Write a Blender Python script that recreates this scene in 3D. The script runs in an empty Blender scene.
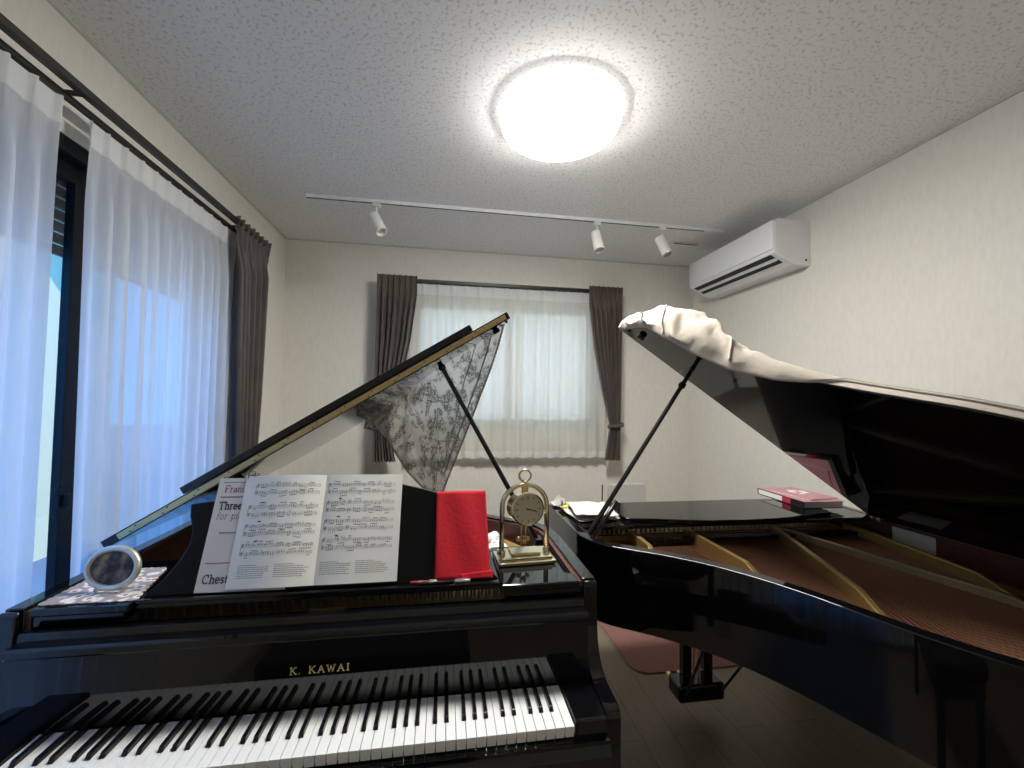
import bpy, bmesh, math, random
from mathutils import Vector, Matrix, noise

random.seed(7)
PI = math.pi
S = bpy.context.scene
COL = S.collection

# ------------------------------------------------------------------ camera
F_PX, YAW, PITCH, ROLL = 421.39, 0.158355, 0.0348005, 0.0152596
CZ = 1.5
fw = Vector((math.sin(YAW)*math.cos(PITCH), math.cos(YAW)*math.cos(PITCH), math.sin(PITCH)))
rt = Vector((math.cos(YAW), -math.sin(YAW), 0)); up = rt.cross(fw)
RR = math.cos(ROLL)*rt + math.sin(ROLL)*up
UU = -math.sin(ROLL)*rt + math.cos(ROLL)*up
cam_d = bpy.data.cameras.new('camera'); cam = bpy.data.objects.new('camera', cam_d); COL.objects.link(cam)
cam_d.sensor_width = 36; cam_d.sensor_fit = 'HORIZONTAL'; cam_d.lens = F_PX*36/1024
cam_d.clip_start = 0.02; cam_d.clip_end = 200
M = Matrix((RR, UU, -fw)).transposed().to_4x4(); M.translation = Vector((0, 0, CZ))
cam.matrix_world = M
S.camera = cam

# ------------------------------------------------------------------ world, exposure
S.view_settings.view_transform = 'Standard'
S.view_settings.look = 'None'
S.view_settings.exposure = 1.88
S.view_settings.gamma = 1.0
S.view_settings.use_curve_mapping = False
LAMP = 24.0
SKY = 1.1
W = bpy.data.worlds.new('sky'); S.world = W; W.use_nodes = True
nt = W.node_tree; nt.nodes.clear()
wo = nt.nodes.new('ShaderNodeOutputWorld'); bg = nt.nodes.new('ShaderNodeBackground')
tc = nt.nodes.new('ShaderNodeTexCoord'); sx = nt.nodes.new('ShaderNodeSeparateXYZ')
cr = nt.nodes.new('ShaderNodeValToRGB')
cr.color_ramp.elements[0].position = 0.0; cr.color_ramp.elements[0].color = (0.05, 0.34, 0.92, 1)
cr.color_ramp.elements[1].position = 0.5; cr.color_ramp.elements[1].color = (0.07, 0.33, 0.95, 1)
nt.links.new(tc.outputs['Generated'], sx.inputs[0]); nt.links.new(sx.outputs['Z'], cr.inputs[0])
nt.links.new(cr.outputs[0], bg.inputs[0]); bg.inputs[1].default_value = SKY
nt.links.new(bg.outputs[0], wo.inputs[0])

sun_d = bpy.data.lights.new('sun', 'SUN'); sun_d.energy = 2.0; sun_d.angle = math.radians(1); sun_d.color = (1.0, 0.93, 0.80)
sun = bpy.data.objects.new('sun', sun_d); COL.objects.link(sun)
sun.rotation_euler = Vector((0.25, -0.8, 0.85)).to_track_quat('Z', 'Y').to_euler()

# ------------------------------------------------------------------ dimensions (metres)
XL, XR, YB, YF, H = -1.18, 2.06, 3.307, -1.35, 2.66

# ------------------------------------------------------------------ materials
def pm(name, col, rough=0.5, metal=0.0, **kw):
    m = bpy.data.materials.new(name); m.use_nodes = True
    b = m.node_tree.nodes['Principled BSDF']
    b.inputs['Base Color'].default_value = (*col, 1); b.inputs['Roughness'].default_value = rough
    b.inputs['Metallic'].default_value = metal
    for k, v in kw.items():
        b.inputs[k.replace('_', ' ')].default_value = v
    return m
def N(m, t, **kw):
    n = m.node_tree.nodes.new(t)
    for k, v in kw.items(): setattr(n, k, v)
    return n
def L(m, a, b): m.node_tree.links.new(a, b)
def tex(m, scale, detail=2, kind='ShaderNodeTexNoise', vec=(1, 1, 1), gen='Object'):
    t = N(m, 'ShaderNodeTexCoord'); mp = N(m, 'ShaderNodeMapping'); n = N(m, kind)
    mp.inputs['Scale'].default_value = vec
    L(m, t.outputs[gen], mp.inputs[0]); L(m, mp.outputs[0], n.inputs['Vector'])
    n.inputs['Scale'].default_value = scale
    if kind == 'ShaderNodeTexNoise': n.inputs['Detail'].default_value = detail
    return n
def ramp(m, src, stops, cols):
    r = N(m, 'ShaderNodeValToRGB')
    e = r.color_ramp.elements
    while len(e) < len(stops): e.new(0.5)
    for i, (s, c) in enumerate(zip(stops, cols)):
        e[i].position = s; e[i].color = (*c, 1)
    L(m, src, r.inputs[0]); return r
def bump(m, src, strength, dist=0.01):
    b = N(m, 'ShaderNodeBump'); b.inputs['Strength'].default_value = strength; b.inputs['Distance'].default_value = dist
    L(m, src, b.inputs['Height']); L(m, b.outputs[0], m.node_tree.nodes['Principled BSDF'].inputs['Normal'])
def B(m): return m.node_tree.nodes['Principled BSDF']

mat = {}
m = mat['wall'] = pm('wallpaper', (0.62, 0.60, 0.54), 0.85)
n = tex(m, 60, 3, vec=(1, 1, 0.35)); r = ramp(m, n.outputs[0], (0.35, 0.65), ((0.76, 0.735, 0.66), (0.80, 0.775, 0.70))); L(m, r.outputs[0], B(m).inputs['Base Color']); bump(m, n.outputs[0], 0.15, 0.002)
m = mat['ceiling'] = pm('speckled_ceiling_board', (0.6, 0.6, 0.6), 0.9)
n = tex(m, 85, 1.5); r = ramp(m, n.outputs[0], (0.0, 0.36, 0.42, 1.0), ((0.62, 0.61, 0.60), (0.70, 0.69, 0.68), (0.89, 0.88, 0.865), (0.93, 0.92, 0.905))); L(m, r.outputs[0], B(m).inputs['Base Color']); bump(m, n.outputs[0], 0.3, 0.003)
m = mat['floor'] = pm('laminate_floor', (0.2, 0.15, 0.1), 0.42)
bt = N(m, 'ShaderNodeTexBrick'); t = N(m, 'ShaderNodeTexCoord'); mp = N(m, 'ShaderNodeMapping'); mp.inputs['Rotation'].default_value = (0, 0, PI/2)
L(m, t.outputs['Object'], mp.inputs[0]); L(m, mp.outputs[0], bt.inputs['Vector'])
bt.inputs['Scale'].default_value = 1; bt.inputs['Brick Width'].default_value = 1.8; bt.inputs['Row Height'].default_value = 0.15; bt.inputs['Mortar Size'].default_value = 0.0015
bt.inputs['Color1'].default_value = (0.34, 0.265, 0.19, 1); bt.inputs['Color2'].default_value = (0.30, 0.23, 0.165, 1); bt.inputs['Mortar'].default_value = (0.12, 0.09, 0.065, 1)
n = tex(m, 9, 6, vec=(9, 0.7, 1)); mx = N(m, 'ShaderNodeMix', data_type='RGBA', blend_type='MULTIPLY'); mx.inputs[0].default_value = 0.6
r = ramp(m, n.outputs[0], (0.3, 0.7), ((0.7, 0.68, 0.66), (1, 1, 1))); L(m, bt.outputs[0], mx.inputs[6]); L(m, r.outputs[0], mx.inputs[7]); L(m, mx.outputs[2], B(m).inputs['Base Color'])
mat['trim'] = pm('white_trim', (0.6, 0.58, 0.53), 0.5)
mat['plaswhite'] = pm('white_plastic', (0.86, 0.86, 0.87), 0.35)
mat['spotwhite'] = pm('white_enamel', (0.78, 0.77, 0.72), 0.4)
mat['darkslot'] = pm('dark_slot', (0.015, 0.015, 0.015), 0.6)  # real slots, and the shade painted along the ceiling plate's edge
mat['black'] = pm('black_lacquer', (0.0035, 0.0035, 0.0045), 0.04, 0, IOR=1.52)
mat['deskblack'] = pm('dull_black_desk', (0.004, 0.004, 0.0045), 0.35, 0, Specular_IOR_Level=0.2)
mat['blacksatin'] = pm('black_satin', (0.008, 0.008, 0.008), 0.3)
mat['frame'] = pm('dark_bronze_frame', (0.005, 0.005, 0.0055), 0.5, Specular_IOR_Level=0.25)
mat['rail'] = pm('dark_brown_rail', (0.022, 0.015, 0.012), 0.4)
mat['keywhite'] = pm('white_key', (0.86, 0.86, 0.84), 0.18)
mat['keyblack'] = pm('black_key', (0.006, 0.006, 0.006), 0.22)
mat['keyside'] = pm('key_wood', (0.5, 0.35, 0.2), 0.6)
mat['brass'] = pm('brass', (0.72, 0.55, 0.27), 0.28, 1.0)
mat['hinge'] = pm('brass_hinge', (0.62, 0.49, 0.24), 0.38, 1.0)
mat['palebrass'] = pm('pale_brass', (0.80, 0.72, 0.50), 0.22, 1.0)
mat['screw'] = pm('dark_screw', (0.03, 0.025, 0.015), 0.5, 0.5)
m = mat['plate'] = pm('gold_iron_plate', (0.42, 0.27, 0.09), 0.42, 0.55)
mat['strutpale'] = pm('pale_gold_strut', (0.48, 0.36, 0.18), 0.42, 0.45)
m = mat['mahogany'] = pm('mahogany', (0.09, 0.028, 0.018), 0.35)
n = tex(m, 12, 5, vec=(1, 1, 9)); r = ramp(m, n.outputs[0], (0.3, 0.7), ((0.055, 0.017, 0.012), (0.12, 0.042, 0.026))); L(m, r.outputs[0], B(m).inputs['Base Color'])
m = mat['soundboard'] = pm('soundboard', (0.2, 0.1, 0.05), 0.8, Specular_IOR_Level=0.1)
n = tex(m, 14, 4, vec=(9, 1, 1)); r = ramp(m, n.outputs[0], (0.3, 0.7), ((0.055, 0.028, 0.017), (0.10, 0.05, 0.029))); L(m, r.outputs[0], B(m).inputs['Base Color'])
mat['copper'] = pm('copper_wound_string', (0.36, 0.17, 0.10), 0.5, 0.8)
mat['steel'] = pm('steel_string', (0.5, 0.45, 0.38), 0.35, 1.0)
mat['pin'] = pm('tuning_pin', (0.45, 0.40, 0.33), 0.3, 1.0)
mat['felt'] = pm('dark_felt', (0.03, 0.012, 0.012), 0.95)
mat['paper'] = pm('paper', (0.90, 0.89, 0.84), 0.75)
mat['offwhite'] = pm('off_white_paper', (0.60, 0.58, 0.53), 0.85)
mat['oldpaper'] = pm('aged_paper', (0.58, 0.54, 0.45), 0.8)
mat['coverpaper'] = pm('grey_white_cover', (0.62, 0.61, 0.61), 0.5)
mat['ink'] = pm('black_ink', (0.02, 0.02, 0.02), 0.7)
mat['greyink'] = pm('grey_ink', (0.16, 0.16, 0.16), 0.7)
mat['redink'] = pm('red_ink', (0.42, 0.02, 0.04), 0.7)
m = mat['red'] = pm('red_felt', (0.62, 0.012, 0.025), 0.9)
n = tex(m, 90, 3); bump(m, n.outputs[0], 0.35, 0.003)
mat['silver'] = pm('silver', (0.66, 0.63, 0.55), 0.4, 0.7)
mat['penblack'] = pm('pen_black', (0.015, 0.015, 0.015), 0.3)
mat['penred'] = pm('pen_red', (0.4, 0.05, 0.05), 0.3)
mat['pink'] = pm('pink_cover', (0.55, 0.24, 0.28), 0.35)
mat['bookred'] = pm('red_spine', (0.50, 0.03, 0.06), 0.35)
mat['yellow'] = pm('yellow_plastic', (0.62, 0.55, 0.08), 0.4)
mat['blueprint'] = pm('pale_blue_print', (0.35, 0.45, 0.62), 0.7)
mat['clockface'] = pm('cream_clock_face', (0.66, 0.58, 0.40), 0.5, 0.0)
mat['glasscover'] = pm('clear_glass', (1, 1, 1), 0.02, 0, Transmission_Weight=1.0, IOR=1.05)
mat['neighbour'] = pm('cream_render', (0.88, 0.74, 0.47), 0.9)
mat['leaf'] = pm('green_leaf', (0.10, 0.22, 0.07), 0.7)
mat['ground'] = pm('asphalt', (0.08, 0.12, 0.18), 0.9)
mat['shutter'] = pm('shutter_metal', (0.06, 0.06, 0.065), 0.45)
m = mat['carpet'] = pm('pink_carpet', (0.34, 0.17, 0.14), 0.95)
n = tex(m, 150, 2); r = ramp(m, n.outputs[0], (0.3, 0.7), ((0.28, 0.135, 0.11), (0.39, 0.20, 0.165))); L(m, r.outputs[0], B(m).inputs['Base Color'])
m = mat['cream'] = pm('cream_cotton', (0.56, 0.49, 0.405), 0.9)
n = tex(m, 55, 4); bump(m, n.outputs[0], 0.25, 0.004)
mat['cord'] = pm('brown_binding', (0.10, 0.07, 0.06), 0.8)

def drape_mat(name, c1, c2):
    m = pm(name, c1, 0.6, 0, Sheen_Weight=0.3)
    n = tex(m, 40, 3, vec=(1, 1, 0.2)); r = ramp(m, n.outputs[0], (0.35, 0.65), (c1, c2)); L(m, r.outputs[0], B(m).inputs['Base Color'])
    return m
mat['drape'] = drape_mat('taupe_drape', (0.058, 0.042, 0.033), (0.098, 0.074, 0.058))
mat['drapeL'] = drape_mat('grey_taupe_drape', (0.052, 0.041, 0.034), (0.082, 0.066, 0.055))

def sheer_mat(name, col, see, trans):
    m = bpy.data.materials.new(name); m.use_nodes = True
    k = m.node_tree.nodes; k.clear()
    o = N(m, 'ShaderNodeOutputMaterial'); d = N(m, 'ShaderNodeBsdfDiffuse'); t = N(m, 'ShaderNodeBsdfTranslucent'); p = N(m, 'ShaderNodeBsdfTransparent')
    a = N(m, 'ShaderNodeMixShader'); b = N(m, 'ShaderNodeMixShader')
    d.inputs[0].default_value = (*col, 1); t.inputs[0].default_value = (*col, 1)
    n = tex(m, 90, 2, vec=(1, 1, 0.08)); r = ramp(m, n.outputs[0], (0.3, 0.7), ((see*0.7,)*3, (see*1.3,)*3))
    a.inputs[0].default_value = trans; L(m, d.outputs[0], a.inputs[1]); L(m, t.outputs[0], a.inputs[2])
    L(m, r.outputs[0], b.inputs[0]); L(m, a.outputs[0], b.inputs[1]); L(m, p.outputs[0], b.inputs[2]); L(m, b.outputs[0], o.inputs[0])
    return m
mat['sheer'] = sheer_mat('white_sheer', (0.76, 0.79, 0.82), 0.10, 0.50)
mat['sheerback'] = sheer_mat('ivory_sheer', (0.88, 0.86, 0.79), 0.14, 0.5)
mat['sheerhead'] = sheer_mat('sheer_header', (0.88, 0.88, 0.87), 0.03, 0.4)

def pane_mat(name, tint):
    m = bpy.data.materials.new(name); m.use_nodes = True
    k = m.node_tree.nodes; k.clear()
    o = N(m, 'ShaderNodeOutputMaterial'); p = N(m, 'ShaderNodeBsdfTransparent'); g = N(m, 'ShaderNodeBsdfGlossy'); x = N(m, 'ShaderNodeMixShader')
    p.inputs[0].default_value = (*tint, 1); g.inputs['Roughness'].default_value = 0.02; x.inputs[0].default_value = 0.035
    L(m, p.outputs[0], x.inputs[1]); L(m, g.outputs[0], x.inputs[2]); L(m, x.outputs[0], o.inputs[0])
    return m
mat['pane'] = pane_mat('window_glass', (0.95, 0.97, 0.97))
m = mat['frost'] = bpy.data.materials.new('frosted_pane'); m.use_nodes = True
k = m.node_tree.nodes; k.clear(); o = N(m, 'ShaderNodeOutputMaterial'); t_ = N(m, 'ShaderNodeBsdfTranslucent'); p_ = N(m, 'ShaderNodeBsdfTransparent'); x_ = N(m, 'ShaderNodeMixShader')
t_.inputs[0].default_value = (0.9, 0.92, 0.9, 1); x_.inputs[0].default_value = 0.08
L(m, t_.outputs[0], x_.inputs[1]); L(m, p_.outputs[0], x_.inputs[2]); L(m, x_.outputs[0], o.inputs[0])

m = mat['lamp'] = bpy.data.materials.new('lit_lamp_diffuser'); m.use_nodes = True
k = m.node_tree.nodes; k.clear(); o = N(m, 'ShaderNodeOutputMaterial'); e = N(m, 'ShaderNodeEmission'); e.inputs[0].default_value = (1.0, 0.985, 0.94, 1); e.inputs[1].default_value = LAMP
L(m, e.outputs[0], o.inputs[0])

m = mat['lampside'] = bpy.data.materials.new('lit_lamp_rim'); m.use_nodes = True
k = m.node_tree.nodes; k.clear(); o = N(m, 'ShaderNodeOutputMaterial'); e = N(m, 'ShaderNodeEmission'); e.inputs[0].default_value = (1.0, 0.98, 0.94, 1); e.inputs[1].default_value = 0.9
L(m, e.outputs[0], o.inputs[0])

# lace: open net with grey floral motifs
m = mat['lace'] = bpy.data.materials.new('floral_lace'); m.use_nodes = True
k = m.node_tree.nodes; k.clear()
o = N(m, 'ShaderNodeOutputMaterial'); d = N(m, 'ShaderNodeBsdfDiffuse'); t_ = N(m, 'ShaderNodeBsdfTranslucent'); a_ = N(m, 'ShaderNodeMixShader'); p_ = N(m, 'ShaderNodeBsdfTransparent'); x_ = N(m, 'ShaderNodeMixShader')
nz = tex(m, 20, 3); v = tex(m, 48, 0, 'ShaderNodeTexVoronoi'); v.feature = 'DISTANCE_TO_EDGE'
wv = tex(m, 95, 3)
r1 = ramp(m, v.outputs['Distance'], (0.04, 0.12), ((1, 1, 1), (0, 0, 0)))
r2 = ramp(m, nz.outputs[0], (0.44, 0.52), ((0, 0, 0), (1, 1, 1)))
r3 = ramp(m, wv.outputs[0], (0.46, 0.54), ((0, 0, 0), (1, 1, 1)))
mm = N(m, 'ShaderNodeMath', operation='MULTIPLY'); L(m, r1.outputs[0], mm.inputs[0]); L(m, r2.outputs[0], mm.inputs[1])
m3 = N(m, 'ShaderNodeMath', operation='MULTIPLY'); L(m, r3.outputs[0], m3.inputs[0]); L(m, r2.outputs[0], m3.inputs[1])
m4 = N(m, 'ShaderNodeMath', operation='MAXIMUM'); L(m, mm.outputs[0], m4.inputs[0]); L(m, m3.outputs[0], m4.inputs[1])
rc = ramp(m, m4.outputs[0], (0.0, 1.0), ((0.66, 0.63, 0.58), (0.17, 0.16, 0.15)))
L(m, rc.outputs[0], d.inputs[0]); L(m, rc.outputs[0], t_.inputs[0]); a_.inputs[0].default_value = 0.4
L(m, d.outputs[0], a_.inputs[1]); L(m, t_.outputs[0], a_.inputs[2])
ra = ramp(m, m4.outputs[0], (0.0, 1.0), ((0.36, 0.36, 0.36), (0.08, 0.08, 0.08)))
L(m, ra.outputs[0], x_.inputs[0]); L(m, a_.outputs[0], x_.inputs[1]); L(m, p_.outputs[0], x_.inputs[2]); L(m, x_.outputs[0], o.inputs[0])
mat['laceedge'] = pm('lace_border', (0.42, 0.38, 0.32), 0.9)
# lace mat with red flowers
m = mat['doily'] = pm('doily', (0.7, 0.65, 0.6), 0.9)
v = tex(m, 36, 0, 'ShaderNodeTexVoronoi'); r = ramp(m, v.outputs['Distance'], (0.18, 0.26, 0.42, 0.55), ((0.45, 0.08, 0.08), (0.82, 0.77, 0.70), (0.82, 0.77, 0.70), (0.36, 0.30, 0.29)))
L(m, r.outputs[0], B(m).inputs['Base Color'])
# old photo behind glass
m = mat['photo'] = pm('dim_photo', (0.1, 0.08, 0.06), 0.25, Specular_IOR_Level=0.2)
n = tex(m, 22, 3); r = ramp(m, n.outputs[0], (0.30, 0.45, 0.55, 0.66), ((0.010, 0.009, 0.012), (0.05, 0.035, 0.03), (0.16, 0.12, 0.10), (0.42, 0.27, 0.07))); L(m, r.outputs[0], B(m).inputs['Base Color'])

# ------------------------------------------------------------------ mesh helpers
class MB:
    def __init__(s): s.v = []; s.f = []; s.mi = []; s.cur = 0
    def add(s, vs, fs, mi=None):
        b = len(s.v); s.v += [tuple(x) for x in vs]
        for f in fs: s.f.append([b+i for i in f]); s.mi.append(s.cur if mi is None else mi)
    def box(s, x0, x1, y0, y1, z0, z1, mi=None):
        x0, x1 = min(x0, x1), max(x0, x1); y0, y1 = min(y0, y1), max(y0, y1); z0, z1 = min(z0, z1), max(z0, z1)
        s.add([(x0,y0,z0),(x1,y0,z0),(x1,y1,z0),(x0,y1,z0),(x0,y0,z1),(x1,y0,z1),(x1,y1,z1),(x0,y1,z1)],
              [(0,3,2,1),(4,5,6,7),(0,1,5,4),(1,2,6,5),(2,3,7,6),(3,0,4,7)], mi)
    def obox(s, c, ax, ay, az, mi=None):   # half vectors
        c, ax, ay, az = map(Vector, (c, ax, ay, az))
        p = [c-ax-ay-az, c+ax-ay-az, c+ax+ay-az, c-ax+ay-az, c-ax-ay+az, c+ax-ay+az, c+ax+ay+az, c-ax+ay+az]
        s.add(p, [(0,3,2,1),(4,5,6,7),(0,1,5,4),(1,2,6,5),(2,3,7,6),(3,0,4,7)], mi)
    def prism(s, poly, fn0, fn1, mi=None):
        n = len(poly); s.add([fn0(p) for p in poly]+[fn1(p) for p in poly],
              [tuple(range(n))[::-1], tuple(range(n, 2*n))]+[(i, (i+1) % n, n+(i+1) % n, n+i) for i in range(n)], mi)
    def tube(s, pts, r, seg=10, cap=True, closed=False, mi=None):
        pts = [Vector(p) for p in pts]; n = len(pts); rs = r if isinstance(r, (list, tuple)) else [r]*n
        prev = None; vs = []
        for i, p in enumerate(pts):
            if closed: d = pts[(i+1) % n]-pts[i-1]
            else: d = pts[min(i+1, n-1)]-pts[max(i-1, 0)]
            d.normalize()
            if prev is None:
                a = Vector((0, 0, 1)) if abs(d.z) < 0.9 else Vector((1, 0, 0))
                u = d.cross(a).normalized()
            else: u = (prev-d*prev.dot(d)).normalized()
            prev = u; w = d.cross(u)
            for k in range(seg):
                t = 2*PI*k/seg; vs.append(p+(u*math.cos(t)+w*math.sin(t))*rs[i])
        fs = []
        for i in range(n if closed else n-1):
            for k in range(seg):
                a = i*seg+k; b = i*seg+(k+1) % seg; c = ((i+1) % n)*seg
                fs.append((a, b, c+(k+1) % seg, c+k))
        if cap and not closed: fs += [tuple(range(seg))[::-1], tuple(range((n-1)*seg, n*seg))]
        s.add(vs, fs, mi)
    def lathe(s, prof, c=(0, 0, 0), ax=(0, 0, 1), seg=32, mi=None):   # prof (r, h)
        ax = Vector(ax).normalized(); a = Vector((0, 0, 1)) if abs(ax.z) < 0.9 else Vector((1, 0, 0))
        u = ax.cross(a).normalized(); w = ax.cross(u); c = Vector(c); vs = []
        for r, h in prof:
            for k in range(seg):
                t = 2*PI*k/seg; vs.append(c+ax*h+(u*math.cos(t)+w*math.sin(t))*r)
        fs = [(i*seg+k, i*seg+(k+1) % seg, (i+1)*seg+(k+1) % seg, (i+1)*seg+k) for i in range(len(prof)-1) for k in range(seg)]
        n = len(prof); fs += [tuple(range(seg))[::-1], tuple(range((n-1)*seg, n*seg))]
        s.add(vs, fs, mi)
    def grid(s, fn, nu, nv, mi=None):
        s.add([fn(i/nu, j/nv) for j in range(nv+1) for i in range(nu+1)],
              [(j*(nu+1)+i, j*(nu+1)+i+1, (j+1)*(nu+1)+i+1, (j+1)*(nu+1)+i) for j in range(nv) for i in range(nu)], mi)
    def build(s, name, mats, parent=None, smooth=False, bevel=0, solid=0, sub=0, fix=True, auto=None):
        me = bpy.data.meshes.new(name); me.from_pydata(s.v, [], s.f)
        if not isinstance(mats, (list, tuple)): mats = [mats]
        for q in mats: me.materials.append(mat[q] if isinstance(q, str) else q)
        for p, i in zip(me.polygons, s.mi): p.material_index = i; p.use_smooth = smooth
        if fix:
            b = bmesh.new(); b.from_mesh(me); bmesh.ops.recalc_face_normals(b, faces=b.faces); b.to_mesh(me); b.free()
        o = bpy.data.objects.new(name, me); COL.objects.link(o)
        if auto is not None:
            for p in me.polygons: p.use_smooth = True
            me.set_sharp_from_angle(angle=math.radians(auto))
        if bevel:
            q = o.modifiers.new('bevel', 'BEVEL'); q.width = bevel; q.segments = 2; q.limit_method = 'ANGLE'; q.angle_limit = math.radians(35); q.harden_normals = False
        if solid:
            q = o.modifiers.new('solid', 'SOLIDIFY'); q.thickness = solid; q.offset = 0
        if sub:
            q = o.modifiers.new('sub', 'SUBSURF'); q.levels = sub; q.render_levels = sub
        if parent: o.parent = parent
        return o

def tag(o, label, cat, group=None, kind=None):
    o['label'] = label; o['category'] = cat
    if group: o['group'] = group
    if kind: o['kind'] = kind
    return o
def thing(name, loc, label, cat, rz=0, group=None):
    o = bpy.data.objects.new(name, None); COL.objects.link(o); o.location = loc; o.rotation_euler = (0, 0, rz)
    o.empty_display_size = 0.05
    return tag(o, label, cat, group)
def struct(o): o['kind'] = 'structure'; return o

def catmull(P, n=6, closed=False):
    out = []; m_ = len(P)
    for i in range(m_ if closed else m_-1):
        g = (lambda k: P[k % m_]) if closed else (lambda k: P[max(0, min(m_-1, k))])
        p0, p1, p2, p3 = (Vector(g(i+k)) for k in (-1, 0, 1, 2))
        for j in range(n):
            t = j/n
            out.append(0.5*((2*p1)+(p2-p0)*t+(2*p0-5*p1+4*p2-p3)*t*t+(3*p1-p0-3*p2+p3)*t**3))
    if not closed: out.append(Vector(P[-1]))
    return out
def lerp(a, b, t): return a+(b-a)*t
def interp(xs, ys, x):
    if x <= xs[0]: return ys[0]
    for i in range(1, len(xs)):
        if x <= xs[i]: return lerp(ys[i-1], ys[i], (x-xs[i-1])/(xs[i]-xs[i-1]))
    return ys[-1]
def at(px, py, y):      # a point of the place read off the photograph, at depth y
    d = fw + RR*((px-512)/F_PX) - UU*((py-384)/F_PX)
    return Vector((0, 0, CZ)) + d*(y/d.y)

# serif stroke lettering -------------------------------------------------
def arc(cx, cy, rx, ry, a0, a1, n=10):
    return [(cx+rx*math.cos(math.radians(lerp(a0, a1, i/n))), cy+ry*math.sin(math.radians(lerp(a0, a1, i/n)))) for i in range(n+1)]
def sf(x, y, w=0.13): return [(x-w, y), (x+w, y)]
GL = {   # width, strokes (cap height 1, x-height .66)
 'K': (0.95, [[(.2,0),(.2,1)], [(.8,1),(.2,.42)], [(.38,.58),(.85,0)], sf(.2,0), sf(.2,1), sf(.8,1), sf(.85,0)]),
 '.': (0.35, [[(.12,.0),(.12,.08)]]),
 'A': (0.95, [[(.1,0),(.48,1),(.86,0)], [(.24,.36),(.72,.36)], sf(.1,0), sf(.86,0)]),
 'W': (1.2, [[(.1,1),(.35,0),(.6,.9),(.85,0),(1.1,1)], sf(.1,1), sf(1.1,1)]),
 'I': (0.5, [[(.22,0),(.22,1)], sf(.22,0), sf(.22,1)]),
 'F': (0.8, [[(.18,0),(.18,1),(.72,1),(.72,.85)], [(.18,.52),(.55,.52)], sf(.18,0)]),
 'T': (0.85, [[(.4,0),(.4,1)], [(.05,.85),(.05,1),(.75,1),(.75,.85)], sf(.4,0)]),
 'C': (0.9, [arc(.48,.5,.38,.5,50,310,14), [(.73,.72),(.73,.98)]]),
 'P': (0.8, [[(.18,0),(.18,1),(.45,1)], arc(.45,.74,.24,.26,90,-90), [(.45,.48),(.18,.48)], sf(.18,0)]),
 'h': (0.68, [[(.15,0),(.15,1)], [(.15,.45)]+arc(.34,.45,.18,.2,160,0,6)+[(.52,0)], sf(.15,0,.1), sf(.52,0,.1), [(.03,1),(.15,1)]]),
 'r': (0.5, [[(.15,0),(.15,.65)], [(.15,.45)]+arc(.32,.45,.16,.2,160,50,5), sf(.15,0,.1), [(.03,.65),(.15,.65)]]),
 'e': (0.62, [[(.08,.36),(.52,.36)]+arc(.3,.33,.22,.33,10,320,14)]),
 'a': (0.62, [arc(.27,.45,.17,.2,150,0,7)+[(.44,.05),(.54,.02)], [(.44,.36)]+arc(.25,.18,.17,.18,90,270,7)+[(.44,.14)]]),
 'n': (0.68, [[(.15,0),(.15,.65)], [(.15,.45)]+arc(.34,.45,.18,.2,160,0,6)+[(.52,0)], sf(.15,0,.1), sf(.52,0,.1), [(.03,.65),(.15,.65)]]),
 'c': (0.58, [arc(.3,.33,.22,.33,50,310,12)]),
 'i': (0.34, [[(.15,0),(.15,.65)], sf(.15,0,.1), [(.03,.65),(.15,.65)], [(.13,.85),(.17,.92)]]),
 's': (0.52, [arc(.25,.49,.15,.16,30,250,8)+arc(.25,.17,.17,.16,70,-150,8)]),
 'f': (0.45, [[(.18,0),(.18,.8)]+arc(.31,.8,.13,.2,180,40,5), [(.04,.62),(.38,.62)], sf(.18,0,.1)]),
 'o': (0.64, [arc(.3,.33,.22,.33,0,360,16)]),
 'p': (0.66, [[(.15,-.3),(.15,.65)], arc(.33,.33,.2,.32,150,-150,12), sf(.15,-.3,.1), [(.03,.65),(.15,.65)]]),
 't': (0.42, [[(.18,.85),(.18,.12)]+arc(.29,.12,.11,.12,180,300,5), [(.04,.62),(.36,.62)]]),
 ' ': (0.4, [])}
def stroke(mb, pts, fn, w, mi=None):
    pts = [Vector(p) for p in pts]
    for a, b in zip(pts, pts[1:]):
        d = (b-a)
        if d.length < 1e-6: continue
        d.normalize(); q = Vector((-d.y, d.x))*w/2; a2 = a-d*w*0.3; b2 = b+d*w*0.3
        mb.add([fn(x) for x in (a2-q, b2-q, b2+q, a2+q)], [(0, 1, 2, 3)], mi)
def text(mb, s, x, y, h, fn, w=0.1, sp=0.08, xs=1.0, mi=None, slant=0):
    for ch in s:
        wd, st = GL[ch]
        for pl in st:
            stroke(mb, [(x+(p[0]+slant*p[1])*h*xs, y+p[1]*h) for p in pl], fn, w*h, mi)
        x += (wd+sp)*h*xs
    return x

# ------------------------------------------------------------------ room shell
def wall_with_hole(name, fn, u0, u1, z0, z1, hu0, hu1, hz0, hz1, th):
    mb = MB()
    for a, b, c, d in ((u0, hu0, z0, z1), (hu1, u1, z0, z1), (hu0, hu1, z0, hz0), (hu0, hu1, hz1, z1)):
        if b-a > 1e-4 and d-c > 1e-4:
            p = [fn(a, 0, c), fn(b, th, d)]
            mb.box(p[0][0], p[1][0], p[0][1], p[1][1], p[0][2], p[1][2])
    return struct(mb.build(name, 'wall'))
WL = (0.62, 2.42, 0.04, 2.30)      # left sliding window: y0 y1 z0 z1
WB = (-0.27, 1.24, 1.25, 2.28)     # back window: x0 x1 z0 z1
wall_with_hole('wall_left', lambda u, t, z: (XL-t, u, z), YF, YB, 0, H, *WL, 0.14)
wall_with_hole('wall_back', lambda u, t, z: (u, YB+t, z), XL-0.14, XR+0.12, 0, H, *WB, 0.14)
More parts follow.
